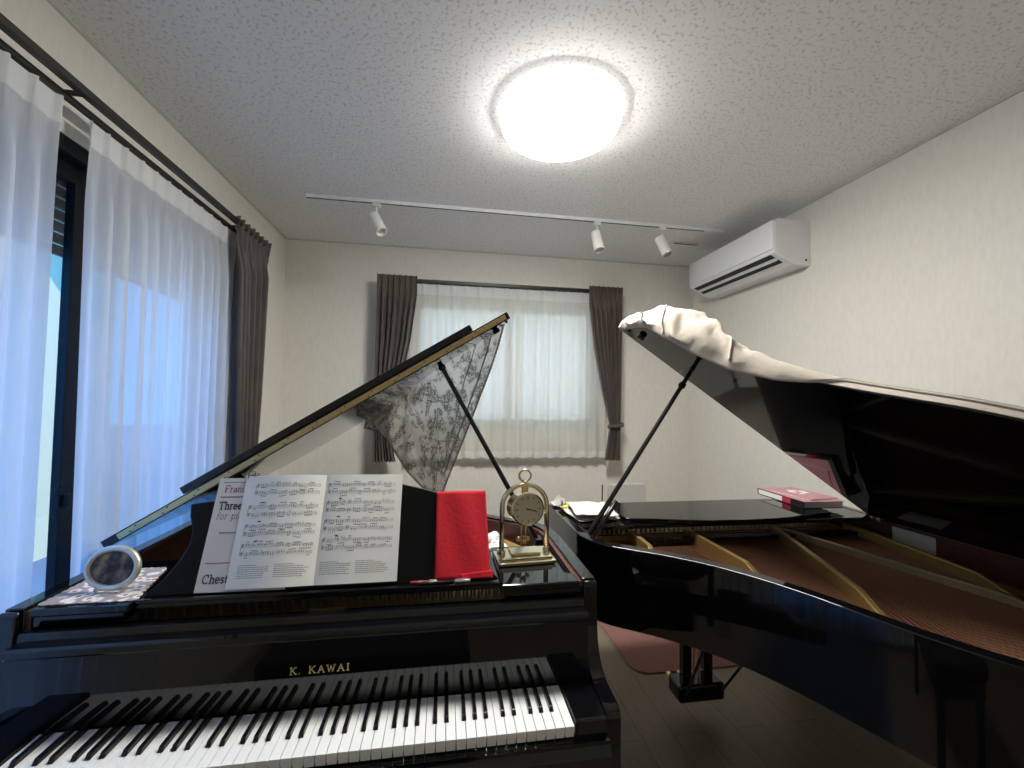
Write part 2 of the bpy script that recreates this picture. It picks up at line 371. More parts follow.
mb = MB(); mb.box(XR, XR+0.12, YF, YB, 0, H); struct(mb.build('wall_right', 'wall'))
mb = MB(); mb.box(XL-0.14, XR+0.12, YF-0.12, YF, 0, H); struct(mb.build('wall_front', 'wall'))
mb = MB(); mb.box(XL-0.14, XR+0.12, YF-0.12, YB+0.14, -0.1, 0); struct(mb.build('floor', 'floor'))
mb = MB(); mb.box(XL-0.14, XR+0.12, YF-0.12, YB+0.14, H, H+0.1); struct(mb.build('ceiling', 'ceiling'))
for nm, a in (('baseboard_left', (XL, XL+0.008, YF, WL[0]-0.03, 0, 0.06)), ('baseboard_back', (XL+0.008, XR-0.008, YB-0.008, YB, 0, 0.06)), ('baseboard_right', (XR-0.008, XR, YF, YB-0.008, 0, 0.06))):
    mb = MB(); mb.box(*a); struct(mb.build(nm, 'trim', bevel=0.002))
for nm, a in (('trim_1', (XL, XL+0.009, YF, YB-0.009, H-0.010, H)), ('trim_2', (XL, XR, YB-0.009, YB, H-0.008, H)), ('trim_3', (XR-0.009, XR, YF, YB-0.009, H-0.010, H))):
    mb = MB(); mb.box(*a); struct(mb.build(nm, 'trim'))

# left sliding window (structure)
y0, y1, z0, z1 = WL
mb = MB(); xf = XL-0.03
for a in ((y0, y0+0.045, z0, z1), (y1-0.045, y1, z0, z1), (y0+0.045, y1-0.045, z0, z0+0.05), (y0+0.045, y1-0.045, z1-0.05, z1)):
    mb.box(xf-0.09, xf+0.028, *a)
win = struct(mb.build('window_1', 'frame', bevel=0.003))
for sx0, a, b in ((xf-0.03, y0+0.045, 1.665), (xf-0.065, 1.648, y1-0.045)):
    mb = MB()
    wb = 0.075 if a < 1 else 0.06
    for q in ((a, a+0.06, z0+0.05, z1-0.05), (b-wb, b, z0+0.05, z1-0.05), (a+0.06, b-wb, z0+0.05, z0+0.13), (a+0.06, b-wb, z1-0.11, z1-0.05)):
        mb.box(sx0-0.012, sx0+0.016, *q)
    sash = mb.build('sash', 'frame', win, bevel=0.002)
    mb = MB(); mb.box(sx0-0.002, sx0+0.002, a+0.06, b-wb, z0+0.13, z1-0.11); mb.build('pane', 'pane', sash)
mb = MB(); mb.box(xf-0.014, xf+0.006, 1.560, 1.600, 1.10, 1.19); mb.box(xf+0.006, xf+0.024, 1.572, 1.588, 1.13, 1.17)
mb.build('latch', 'frame', win, bevel=0.003)
# outside roller shutter, partly lowered
sh = thing('roller_shutter', (XL-0.205, (y0+y1)/2, 1.99), 'dark roller shutter half seen above the gap between the left sheers', 'shutter')
mb = MB(); z = 0
while z < 0.30:
    mb.box(-0.008, 0.008, -0.95, 0.95, z, z+0.036); z += 0.042
mb.build('slats', 'shutter', sh, bevel=0.003)
mb = MB(); mb.box(-0.10, 0.03, -1.0, 1.0, 0.30, 0.52); mb.build('shutter_box', 'shutter', sh, bevel=0.01)
# back window (structure)
x0, x1, z0, z1 = WB
mb = MB(); yf = YB+0.05
for a in ((x0, x0+0.04, z0, z1), (x1-0.04, x1, z0, z1), (x0+0.04, x1-0.04, z0, z0+0.04), (x0+0.04, x1-0.04, z1-0.04, z1)):
    mb.box(a[0], a[1], yf-0.03, yf+0.05, a[2], a[3])
win2 = struct(mb.build('window_2', 'frame', bevel=0.003))
for sy0, a, b in ((yf-0.01, x0+0.04, 0.53), (yf+0.02, 0.49, x1-0.04)):
    mb = MB()
    for q in ((a, a+0.035, z0+0.04, z1-0.04), (b-0.035, b, z0+0.04, z1-0.04), (a+0.035, b-0.035, z0+0.04, z0+0.08), (a+0.035, b-0.035, z1-0.08, z1-0.04)):
        mb.box(q[0], q[1], sy0-0.01, sy0+0.012, q[2], q[3])
    sash = mb.build('sash', 'frame', win2, bevel=0.002)
    mb = MB(); mb.box(a+0.035, b-0.035, sy0-0.002, sy0+0.002, z0+0.08, z1-0.08); mb.build('pane', 'frost', sash)
mb = MB(); mb.box(x0-0.03, x1+0.03, YB-0.014, YB+0.02, z0-0.022, z0); struct(mb.build('trim_4', 'trim', bevel=0.003))

# outside world: ground, neighbour houses
mb = MB(); mb.box(-30, 30, -20, 30, -0.55, -0.45); struct(mb.build('ground', 'ground'))
def house(name, x0, x1, y0, y1, h, label, mt):
    o = thing(name, ((x0+x1)/2, (y0+y1)/2, -0.45), label, 'building')
    w, d = abs(x1-x0)/2, abs(y1-y0)/2
    mb = MB(); mb.box(-w, w, -d, d, 0, h); wl = mb.build('wall', mt, o)
    mb = MB(); mb.prism([(-w-.4, h), (0, h+1.4), (w+.4, h)], lambda p: (p[0], -d-.4, p[1]), lambda p: (p[0], d+.4, p[1])); mb.build('roof', 'shutter', o)
    return o
house('neighbour_house', -7.5, -4.6, 5.25, 6.7, 4.2, 'cream house wall glimpsed through the gap between the left sheer curtains', 'neighbour')
house('neighbour_house', -1.5, 4.5, 5.6, 9.0, 5.0, 'pale cream house wall beyond the back window', 'neighbour')

# ------------------------------------------------------------------ ceiling lamp
lamp = thing('ceiling_lamp', (0.440, 1.62, H), 'round lit white ceiling lamp with a domed diffuser', 'ceiling lamp')
lamp.scale = (.96, .96, 1)
mb = MB(); mb.lathe([(0.225, 0), (0.225, -0.018), (0.22, -0.020)], seg=64); mb.build('lamp_base', 'plaswhite', lamp, auto=40)
mb = MB(); mb.lathe([(0.244, -0.060), (0.237, -0.070), (0.20, -0.081), (0.15, -0.088), (0.08, -0.092), (0.0005, -0.093)], seg=64); mb.build('diffuser', 'lamp', lamp, smooth=True)
mb = MB(); mb.lathe([(0.226, -0.018), (0.246, -0.024), (0.252, -0.038), (0.250, -0.054), (0.2445, -0.0595)], seg=64); mb.build('diffuser_rim', 'lampside', lamp, smooth=True)

# ------------------------------------------------------------------ track lights
tr = thing('lighting_track', (0.5, 2.555, H), 'long white lighting track with a dark slot fixed across the ceiling', 'track')
mb = MB(); mb.box(-1.31, 1.20, -0.016, -0.008, -0.018, 0); mb.box(-1.31, 1.20, 0.008, 0.016, -0.018, 0); mb.box(-1.31, 1.20, -0.008, 0.008, -0.006, 0); mb.build('channel', 'plaswhite', tr)
mb = MB(); mb.box(-1.31, 1.20, -0.0078, 0.0078, -0.0165, -0.0062); mb.build('slot', 'darkslot', tr)
mb = MB(); mb.box(1.20, 1.33, -0.017, 0.017, -0.02, 0); mb.build('feed_box', 'plaswhite', tr, bevel=0.003)
def spot(x, aim, label, tilt_side):
    o = thing('spotlight', (x, 2.555, H-0.018), label, 'spotlight', group='spotlights on the ceiling track')
    mb = MB(); mb.box(-0.022, 0.022, -0.015, 0.015, -0.022, 0); mb.build('mount', 'spotwhite', o, bevel=0.004)
    mb = MB(); mb.tube([(0, 0, -0.02), (0, 0, -0.075)], 0.006, 10); mb.lathe([(0.012, -0.085), (0.012, -0.068)], seg=16); mb.build('stem', 'spotwhite', o, auto=40)
    a = Vector(aim).normalized(); c = Vector((0, 0, -0.105))+a*0.02
    mb = MB(); mb.lathe([(0.026, -0.068), (0.033, -0.062), (0.033, 0.057), (0.035, 0.058), (0.035, 0.070), (0.029, 0.070), (0.027, 0.045), (0.002, 0.045)], c, a, 28)
    hd = mb.build('lamp_head', 'spotwhite', o, auto=40)
    mb = MB(); mb.lathe([(0.0235, 0.047), (0.02, 0.056), (0.005, 0.05)], c, a, 24); mb.build('lens', 'silver', hd, auto=40)
spot(-0.42, (0.45, -0.35, -0.9), 'white cylinder spotlight alone at the left end of the track', 0)
spot(0.945, (0.12, -0.30, -1), 'white spotlight on the track above the right part of the back window', 0)
spot(1.395, (0.25, -0.35, -1), 'white spotlight on the track nearest the air conditioner', 0)
# small ceiling plate
cp = thing('ceiling_plate', (1.72, 2.90, H), 'small flat white plate on the ceiling beside the air conditioner', 'ceiling plate')
mb = MB(); mb.box(-0.10, 0.10, -0.09, 0.09, -0.012, 0); mb.build('plate', 'ceiling', cp, bevel=0.002)
mb = MB(); mb.box(-0.09, 0.09, -0.0915, -0.088, -0.0145, -0.009); mb.build('slot', 'darkslot', cp)  # dark strip painted in as the shading along the plate's edge

# ------------------------------------------------------------------ air conditioner
ac = thing('air_conditioner', (XR, 2.51, 2.29), 'white wall-mounted split air conditioner high on the right wall', 'air conditioner')
prof = [(0, 0.262), (-0.205, 0.262), (-0.222, 0.252), (-0.232, 0.235), (-0.232, 0.075), (-0.228, 0.062), (-0.10, 0.0), (0, 0.0)]
mb = MB(); mb.prism(prof, lambda p: (p[0], -0.415, p[1]), lambda p: (p[0], 0.415, p[1])); mb.build('body', 'plaswhite', ac, bevel=0.006)
mb = MB(); mb.box(-0.240, -0.2325, -0.413, 0.413, 0.082, 0.25); mb.build('front_panel', 'plaswhite', ac, bevel=0.004)
dv = Vector((0.128, 0, -0.062)).normalized(); nv = Vector((-0.062, 0, -0.128)).normalized(); p0 = Vector((-0.228, 0, 0.062))
mb = MB(); mb.obox(p0+dv*0.021+nv*0.0005, dv*0.016, (0, 0.375, 0), nv*0.002); mb.obox(p0+dv*0.076+nv*0.0005, dv*0.016, (0, 0.375, 0), nv*0.002); mb.build('air_outlet', 'darkslot', ac)
mb = MB(); mb.obox(p0+dv*0.049+nv*0.006, dv*0.010, (0, 0.375, 0), nv*0.003); mb.build('louvre', 'plaswhite', ac, bevel=0.002)
mb = MB(); mb.lathe([(0.006, 0), (0.006, 0.003)], (-0.03, -0.4152, 0.03), (0, -1, 0), 12); mb.build('screw_cap', 'screw', ac)

# ------------------------------------------------------------------ curtains
def curtain(name, P0, P1, zt, zb, n, amp, matn, label, group=None, shape=None, head=0.08, sag=0, solid=0, headmat=None, nrm=None, seed=0, cat='curtain', headpinch=0.45, zdir=90):
    P0, P1 = Vector(P0), Vector(P1); d = (P1-P0); Lh = d.length; d = d.normalized(); q = Vector(nrm)
    o = thing(name, ((P0.x+P1.x)/2, (P0.y+P1.y)/2, zb), label, cat, 0, group); off = Vector((o.location.x, o.location.y, zb))
    rnd = random.Random(seed); ph = [rnd.uniform(-0.5, 0.5) for _ in range(8)]
    def fn(u, v, dz=0):
        z = lerp(zt, zb, v); a, b = (0, 1) if shape is None else shape(v)
        s = lerp(a, b, u)*Lh
        w = 2*PI*n*u + 0.35*math.sin(2*PI*(u*2.3)+ph[0])
        fall = min(1, max(0, (zt-z)/0.25))
        base = math.sin(w)
        pin = max(0, math.cos(w/1.0))**6
        A = amp*(0.35+0.65*fall)*(0.75+0.5*abs(math.sin(5*u+ph[1])))*(0.6 + 0.4*min(1, (b-a)+0.4))
        off_ = A*base*fall + amp*0.9*pin*(1-fall) + 0.3*amp*math.sin(w*0.37+ph[2]+v*1.5)*fall + 0.15*amp*math.sin(w*2.1+ph[3]+v*3)*fall
        p = P0+d*s+q*off_
        zz = z + (sag*math.sin(w)*v if v > 0.95 else 0) - (0.0012*(1-pin) if v < 0.001 else 0)
        return Vector((p.x, p.y, zz))-off
    mb = MB(); mb.grid(fn, int(n*12), 60); mb.build('curtain_cloth', matn, o, smooth=True, solid=solid, fix=False)
    if head:
        mb = MB(); vh = head/(zt-zb)
        mb.grid(lambda u, v: fn(u, v*vh)+q*0.0025, int(n*12), 4); mb.build('header_tape', headmat or matn, o, smooth=True, fix=False)
    mb = MB(); hv = 1-0.05/(zt-zb)
    mb.grid(lambda u, v: fn(u, lerp(hv, 1, v))+q*0.002, int(n*12), 3); mb.build('hem', headmat or matn, o, smooth=True, fix=False)
    return o, fn
# left window
def gapL(v): return (0, 1)
curtain('sheer_curtain', (XL+0.065, 0.35, 0), (XL+0.065, 1.38, 0), 2.352, 0.05, 13, 0.015, 'sheer', 'white sheer curtain at the left edge of the photo, before the dark gap', 'sheer curtains', lambda v: (0, 1-0.015*v), nrm=(1, 0, 0), headmat='sheerhead', seed=1)
curtain('sheer_curtain', (XL+0.060, 1.485, 0), (XL+0.060, 2.40, 0), 2.352, 0.05, 12, 0.015, 'sheer', 'wide white sheer curtain between the dark gap and the taupe drape', 'sheer curtains', lambda v: (0.02*v, 1), nrm=(1, 0, 0), headmat='sheerhead', seed=2)
def tie(v):
    w = interp([0, 0.05, 0.12, 0.4, 0.62, 0.78, 1], [1, 0.98, 0.74, 0.60, 0.42, 0.5, 0.6], v); return (0.40-w*0.40, 0.40+w*0.60)
dl, dfn = curtain('drape', (XL+0.105, 2.32, 0), (XL+0.105, 2.72, 0), 2.415, 0.05, 7, 0.030, 'drapeL', 'greyish taupe drape gathered at the corner end of the left window', 'taupe drapes', tie, nrm=(1, 0, 0), solid=0.002, seed=3, cat='drape')
for i, (nm, dx, z, r_, y_a, y_b, lb) in enumerate((('curtain_rail', 0.108, 2.388, 0.012, 0.2, 2.66, 'thick dark brown curtain rail in front above the left window'), ('curtain_rail', 0.064, 2.368, 0.009, 0.2, 2.50, 'thin dark curtain rail behind, carrying the left white sheers'))):
    o = thing(nm, (XL+dx, (y_a+y_b)/2, z), lb, 'curtain rail', group='curtain rails')
    hl = (y_b-y_a)/2
    mb = MB(); mb.box(-r_, r_, -hl, hl, -r_, r_); mb.build('rail', 'rail', o, bevel=0.003)
    if i == 0:
        for yy in (-1.0, 0.0, 1.0):
            mb = MB(); mb.box(-dx, -0.011, yy-0.01, yy+0.01, 0.006, 0.012); mb.box(-dx, -dx+0.004, yy-0.012, yy+0.012, -0.02, 0.03); mb.build('bracket', 'rail', o)
# back window
yb = YB-0.085
curtain('sheer_curtain', (-0.27, yb, 0), (0.57, yb, 0), 2.355, 1.045, 8, 0.016, 'sheerback', 'ivory sheer curtain on the left half of the back window', 'sheer curtains', None, nrm=(0, -1, 0), headmat='sheerhead', sag=0.008, seed=4)
curtain('sheer_curtain', (0.54, yb, 0), (1.27, yb, 0), 2.355, 1.045, 7, 0.016, 'sheerback', 'ivory sheer curtain on the right half of the back window', 'sheer curtains', None, nrm=(0, -1, 0), headmat='sheerhead', sag=0.008, seed=5)
def tieL(v):
    w = interp([0, 0.1, 0.35, 0.6, 0.80, 0.86, 1], [1, 1, 0.86, 0.62, 0.36, 0.42, 0.56], v); return (0.0, w)
def tieR(v): a, b = tieL(v); return (0.12-0.12*(1-v)+(1-b)*0.86-0.0, 1-0.04*v)
yd = YB-0.13
curtain('drape', (-0.50, yd-.016, 0), (-0.215, yd-.016, 0), 2.395, 1.03, 7, 0.024, 'drape', 'taupe drape left of the back window, partly behind the lace', 'taupe drapes', tieL, nrm=(0, -1, 0), solid=0.002, seed=6, cat='drape', head=0.07)
curtain('drape', (1.105, yd-.016, 0), (1.385, yd-.016, 0), 2.400, 1.03, 7, 0.024, 'drape', 'taupe drape tied back right of the back window', 'taupe drapes', tieR, nrm=(0, -1, 0), solid=0.002, seed=8, cat='drape', head=0.07)
for xa, lb in ((-0.45, 'taupe tieback around the drape left of the back window'), (1.338, 'taupe tieback around the drape right of the back window')):
    o = thing('curtain_tieback', (xa, yd-.016, 1.30), lb, 'tieback', group='tiebacks')
    mb = MB(); pts = [(0.063*math.cos(t*2*PI/24), 0.046*math.sin(t*2*PI/24), 0.01*math.cos(t*2*PI/24)) for t in range(24)]
    n_ = len(pts); vs = []; fs = []
    for (a, b, c) in pts: vs += [(a, b, c-0.014), (a*1.03, b*1.03, c), (a, b, c+0.014)]
    for i in range(n_):
        j = (i+1) % n_; fs += [(3*i, 3*j, 3*j+1, 3*i+1), (3*i+1, 3*j+1, 3*j+2, 3*i+2)]
    mb.add(vs, fs); mb.build('band', 'drape', o, smooth=True, solid=0.003)
o = thing('curtain_rail', (0.45, yd+.025, 2.372), 'dark brown curtain rail over the back window', 'curtain rail', group='curtain rails')
mb = MB(); mb.box(-0.90, 0.90, -0.010, 0.010, -0.014, 0.012); mb.build('rail', 'rail', o, bevel=0.003)
mb = MB(); mb.box(-0.80, 0.83, 0.018, 0.028, -0.014, -0.004); mb.build('inner_rail', 'rail', o)
for xx in (-0.7, 0.05, 0.8):
    mb = MB(); mb.box(xx-0.01, xx+0.01, 0.011, 0.102, 0.002, 0.008); mb.box(xx-0.012, xx+0.012, 0.099, 0.1045, -0.02, 0.02); mb.build('bracket', 'rail', o)

# ------------------------------------------------------------------ carpet
mb = MB(); cx, cy, hw, hd = 1.56, 2.62, 0.50, 0.41; R_ = 0.10
pl = []
for (sx_, sy_, a0) in ((1, 1, 0), (-1, 1, 90), (-1, -1, 180), (1, -1, 270)):
    pl += [(sx_*(hw-R_)+R_*math.cos(math.radians(a0+t)), sy_*(hd-R_)+R_*math.sin(math.radians(a0+t))) for t in range(0, 91, 10)]
mb.prism(pl, lambda p: (p[0], p[1], 0), lambda p: (p[0], p[1], 0.008))
rug = mb.build('carpet_mat', 'carpet', bevel=0.003); rug.location = (cx, cy, 0.0005)
tag(rug, 'dusty pink mat with rounded corners on the wooden floor', 'mat')

# ------------------------------------------------------------------ grand pianos
EDGE = [(.742,.22),(.743,.45),(.742,.60),(.728,.72),(.685,.80),(.60,.865),(.51,.93),(.415,1.02),(.34,1.12),(.28,1.23),(.235,1.34),(.19,1.45),(.12,1.57),(.02,1.69),(-.12,1.79),(-.29,1.85),(-.46,1.83),(-.61,1.73),(-.71,1.58),(-.750,1.40),(-.755,1.15),(-.755,.80),(-.755,.55),(-.755,.22)]
def outline():
    return [Vector((p.x, p.y)) for p in catmull([(a, b, 0) for a, b in EDGE], 5)]
def offset(pl, d):
    out = []
    for i, p in enumerate(pl):
        a = pl[max(0, i-1)]; b = pl[min(len(pl)-1, i+1)]; t = (b-a).normalized(); out.append(p+Vector((-t.y, t.x))*d)
    return out
def ring(mb, o_, i_, z0, z1):
    n = len(o_); vs = []
    for p in o_: vs += [(p.x, p.y, z0), (p.x, p.y, z1)]
    for p in i_: vs += [(p.x, p.y, z0), (p.x, p.y, z1)]
    fs = []
    for i in range(n-1):
        a, b = 2*i, 2*i+2; c, d = 2*n+2*i, 2*n+2*i+2
        fs += [(a, b, b+1, a+1), (c, c+1, d+1, d), (a+1, b+1, d+1, c+1), (a, c, d, b)]
    fs += [(0, 1, 2*n+1, 2*n), (2*n-2, 4*n-2, 4*n-1, 2*n-1)]
    mb.add(vs, fs)

def make_piano(loc, rz, label, RZ, hinge_u, hinge_z, ang, tip_s, front, LIFT):
    """u across (treble positive), v from key fronts to tail, z height."""
    P = thing('grand_piano', loc, label, 'grand piano', rz, 'the two black grand pianos')
    out = outline(); inn = offset(out, 0.042); inn2 = offset(out, 0.056)
    mb = MB(); ring(mb, out, inn, RZ-0.275, RZ); mb.build('rim', 'black', P, auto=30, bevel=0.003)
    mb = MB(); ring(mb, offset(out, 0.0425), inn2, RZ-0.27, RZ-0.008); mb.build('inner_rim', 'mahogany', P, auto=30)
    # soundboard
    sb = [p for p in offset(out, 0.057) if p.y > 0.36]
    mb = MB(); mb.prism([(p.x, p.y) for p in sb], lambda p: (p[0], p[1], RZ-0.150), lambda p: (p[0], p[1], RZ-0.142)); mb.build('soundboard', 'soundboard', P)
    # underside braces
    mb = MB()
    for (a, b) in (((-.5, .3), (-.35, 1.7)), ((.45, .3), (-.25, 1.6)), ((0, .3), (-.3, 1.6))):
        d = Vector((b[0]-a[0], b[1]-a[1], 0)); q = Vector((-d.y, d.x, 0)).normalized()
        mb.obox(((a[0]+b[0])/2, (a[1]+b[1])/2, RZ-0.23), d/2, q*0.03, (0, 0, 0.03))
    mb.build('underside_braces', 'soundboard', P)
    # cast plate: tuning pin area, perimeter, struts
    zp = RZ-0.092
    mb = MB(); mb.box(-.695, .68, .30, .50, zp-0.03, zp)
    per = [p for p in offset(out, 0.060) if p.y > 0.48]; per2 = [p for p in offset(out, 0.115) if p.y > 0.40]
    k_ = min(len(per), len(per2)); ring(mb, per[:k_], per2[:k_], zp-0.035, zp-0.015)
    plate = mb.build('iron_plate', 'plate', P, bevel=0.003)
    # flange in front of the strings
    mb = MB(); mb.box(-.68, .67, .50, .512, zp-0.03, zp+0.022); mb.build('plate_flange', 'plate', plate, bevel=0.002)
    struts = [((.66, .53), (.50, .84), .024), ((.40, .53), (.17, 1.02), .03), ((.02, .53), (-.02, 1.26), .03), ((-.05, .53), (-.50, 1.45), .02), ((-.26, .53), (-.60, 1.30), .03)]
    if not front: struts = [((.45, .515), (.455, .74), .034), ((.195, .515), (.190, .99), .034), ((-.24, .515), (.05, 1.28), .034), ((-.27, .515), (-.50, 1.36), .022), ((-.62, .515), (-.515, 1.22), .034)]
    for i, (a, b, hh) in enumerate(struts):
        a = Vector(a); b = Vector(b); d = (b-a); Ln = d.length; d.normalize(); q = Vector((-d.y, d.x))*0.010
        prof = [(0, -0.02), (0, hh+0.012), (Ln*0.12, hh+0.016), (Ln*0.80, hh+0.012), (Ln*0.92, hh*0.6), (Ln, -0.005), (Ln, -0.02)]
        mb = MB(); mb.prism(prof, lambda p: (a.x+d.x*p[0]-q.x, a.y+d.y*p[0]-q.y, zp+p[1]), lambda p: (a.x+d.x*p[0]+q.x, a.y+d.y*p[0]+q.y, zp+p[1]))
        mb.build('plate_strut', 'strutpale' if i == 3 else 'plate', P, bevel=0.004)
    # strings
    mb = MB(); mb2 = MB()
    def vmax(u):
        best = 0
        for a, b in zip(per2, per2[1:]):
            if (a.x-u)*(b.x-u) <= 0 and abs(a.x-b.x) > 1e-6:
                best = max(best, a.y+(b.y-a.y)*(u-a.x)/(b.x-a.x))
        return best
    for k in range(110):
        u = lerp(-0.30, 0.63, k/109); u2 = u-0.06-0.16*(0.63-u); v2 = vmax(u2)-0.01
        if v2 < 0.7: v2 = 0.72
        mb.tube([(u, .44, zp+0.006), (u2, v2, zp-0.010)], 0.0013, 4, cap=False)
    for k in range(44):
        u = lerp(-0.64, -0.30, k/43); u2 = u+0.22+0.16*(k/43); v2 = vmax(u2)-0.03
        mb2.tube([(u, .44, zp+0.012), (u2, v2, zp+0.002)], 0.0021, 5, cap=False)
    s1 = mb.build('treble_strings', 'copper', P, smooth=True, fix=False); s1['kind'] = 'stuff'
    s2 = mb2.build('bass_strings', 'copper', P, smooth=True, fix=False); s2['kind'] = 'stuff'
    # tuning pins
    mb = MB()
    for k in range(110):
        u = lerp(-0.66, 0.63, k/109)
        for j in range(2):
            v = 0.335+0.05*j+0.02*(k % 2); mb.lathe([(0.0033, 0), (0.0033, 0.022), (0.0025, 0.026)], (u+0.004*j, v, zp), (0, -0.12, 1), 6)
    tp = mb.build('tuning_pins', 'pin', P, smooth=False); tp['kind'] = 'stuff'
    mb = MB(); mb.box(-.66, .64, .452, .475, zp, zp+0.010); mb.build('felt_strip', 'felt', P)
    # dampers
    mb = MB()
    for k in range(66):
        u = lerp(-0.60, 0.40, k/65); mb.box(u-0.005, u+0.005, .56, .60, zp+0.016, zp+0.030)
    mb.build('dampers', 'blacksatin', P)
    # keybed, arms
    armp = [(.21, RZ-.001), (.197, RZ-.012), (.195, RZ-.12), (.19, RZ-.165), (.175, RZ-.20), (.15, RZ-.225), (.12, RZ-.236), (.05, RZ-.243), (.032, RZ-.252), (.026, RZ-.27), (.026, RZ-.42), (.30, RZ-.42), (.30, RZ-.28), (.215, RZ-.27)]
    for sgn, u0, u1 in ((1, .700, .742), (-1, -.755, -.713)):
        mb = MB(); mb.prism(armp, lambda p: (u0, p[0], p[1]), lambda p: (u1, p[0], p[1])); mb.build('arm', 'black', P, auto=25, bevel=0.004)
    mb = MB(); mb.box(-.712, .699, .012, .46, .585, .655); mb.build('keybed', 'black', P, bevel=0.004)
    if front:
        mb = MB(); mb.prism([(-.016, .60), (-.020, .605), (-.020, .652), (-.012, .664), (-.010, .682), (.006, .686), (.010, .66), (.010, .60)], lambda p: (-.712, p[0], p[1]), lambda p: (.699, p[0], p[1])); mb.build('key_slip', 'black', P, auto=30)
        for u0, u1 in ((.6145, .699), (-.712, -.6145)):
            mb = MB(); mb.box(u0, u1, .003, .160, .656, .728); mb.build('key_block', 'black', P, bevel=0.006)
        # 88 keys
        wk = 1.225/52; pat = [0, 2]      # A0, B0
        names = 'ABCDEFG'
        for i in range(52):
            u0 = -.6125+i*wk
            mb = MB(); mb.box(u0+0.0006, u0+wk-0.0006, 0.0, .1475, .702, .717); mb.box(u0+0.001, u0+wk-0.001, 0.003, .1475, .690, .702)
            ko = mb.build('white_key', 'keywhite', P, bevel=0.0012)
        for i in range(51):
            if names[i % 7] in 'ACDFG':
                c = -.6125+(i+1)*wk + {'C': -.002, 'D': .002, 'F': -.003, 'G': 0, 'A': .003}[names[i % 7]]
                mb = MB(); w0, w1, h0 = 0.0056, 0.0045, 0.7175
                mb.add([(c-w0, .052, h0), (c+w0, .052, h0), (c+w0, .1475, h0), (c-w0, .1475, h0), (c-w1, .058, h0+.0115), (c+w1, .058, h0+.0115), (c+w1, .1475, h0+.0125), (c-w1, .1475, h0+.0125)],
                       [(0,3,2,1),(4,5,6,7),(0,1,5,4),(1,2,6,5),(2,3,7,6),(3,0,4,7)])
                mb.build('black_key', 'keyblack', P, bevel=0.001)
        # fallboard and front rail
        mb = MB(); mb.prism([(.149, .722), (.162, .722), (.170, .885), (.185, .895), (.185, .904), (.158, .905), (.151, .900), (.150, .886), (.156, .880)], lambda p: (-.698, p[0], p[1]), lambda p: (.698, p[0], p[1]))
        fb = mb.build('fallboard', 'black', P, auto=25)
        # lettering on the sloping fallboard face
        a = Vector((0, .149, .722)); b = Vector((0, .156, .880)); e = (b-a).normalized(); nn = Vector((0, -e.z, e.y))
        fn = lambda q: (q[0], *( (a+e*q[1]+nn*0.0006).yz ))
        mb = MB(); x = text(mb, 'K. ', -.082, .079, .0160, fn, 0.15, 0.28, 1.10); mb.build('lettering', 'hinge', fb, fix=False); mb = MB(); text(mb, 'KAWAI', x, .079, .0160, fn, 0.15, 0.28, 1.10); mb.build('lettering', 'hinge', fb, fix=False)
        mb = MB(); mb.prism([(.186, .88), (.186, .915), (.190, .924), (.200, .926), (.204, .918), (.228, .920), (.232, .916), (.232, .88)], lambda p: (-.698, p[0], p[1]), lambda p: (.698, p[0], p[1])); rail = mb.build('front_rail', 'black', P, auto=25)
        mb = MB(); mb.box(-.06, .03, .222, .2315, .9205, .9245); mb.build('brass_plate', 'brass', rail)
        # music shelf: side leaves and ledge
        for u0, u1, nm in ((-.700, -.485, 'side_shelf'), (.46, .690, 'side_shelf')):
            mb = MB(); mb.box(u0, u1, .215 if u0 < 0 else .207, .52, .948, .968) if u0 < 0 else mb.prism([(u0, .207), (u1, .207), (u1, .262), (.655, .285), (.650, .52), (u0, .52)], lambda p: (p[0], p[1], .948), lambda p: (p[0], p[1], .968)); mb.build(nm, 'black', P, bevel=0.004)
        mb = MB(); mb.box(-.483, .458, .236, .52, .946, .966); mb.box(-.483, .458, .229, .243, .960, .9695); mb.build('music_ledge', 'black', P, bevel=0.003)
        mb = MB(); mb.box(-.70, -.50, .222, .50, .924, .947); mb.build('shelf_runner', 'black', P); mb = MB(); mb.box(.47, .699, .215, .50, .924, .947); mb.build('shelf_runner', 'black', P)
        # desk panel, leaning back
        tl = math.radians(21)
        half = [(0, .290), (.16, .285), (.24, .268), (.32, .246), (.37, .240), (.408, .235), (.402, .20), (.388, .165), (.386, .13), (.40, .09), (.43, .040), (.470, .0)]
        dp = [(a_, b_) for a_, b_ in half]+[(-a_, b_) for a_, b_ in half[::-1][:-1]]
        mb = MB(); o0 = Vector((-.013, .257, .9665)); ey = Vector((0, math.sin(tl), math.cos(tl))); en = Vector((0, -math.cos(tl), math.sin(tl)))
        mb.prism(dp, lambda p: o0+Vector((p[0], 0, 0))+ey*p[1], lambda p: o0+Vector((p[0], 0, 0))+ey*p[1]-en*0.016); mb.build('music_desk', 'deskblack', P, auto=30, bevel=0.003)
        P['desk'] = 1
    else:
        mb = MB(); mb.prism([(.03, .66), (.03, .80), (.06, .905), (.12, .93), (.215, .93), (.215, .66)], lambda p: (-.712, p[0], p[1]), lambda p: (.699, p[0], p[1])); mb.build('fallboard', 'black', P, auto=25, bevel=0.004)
        mb = MB(); mb.box(-.712, .699, -.02, .011, .60, .70); mb.build('key_slip', 'black', P, bevel=0.004)
        # desk folded flat on its shelf
        mb = MB(); mb.box(-.698, .690, .225, .60, RZ-0.014, RZ+0.002); mb.build('music_shelf', 'black', P, bevel=0.003)
        half = [(0, .300), (.16, .293), (.25, .278), (.34, .255), (.40, .240), (.47, .232), (.50, .22), (.50, .0)]
        dp = [(a_, b_) for a_, b_ in half]+[(-a_, b_) for a_, b_ in half[::-1][:-1]]
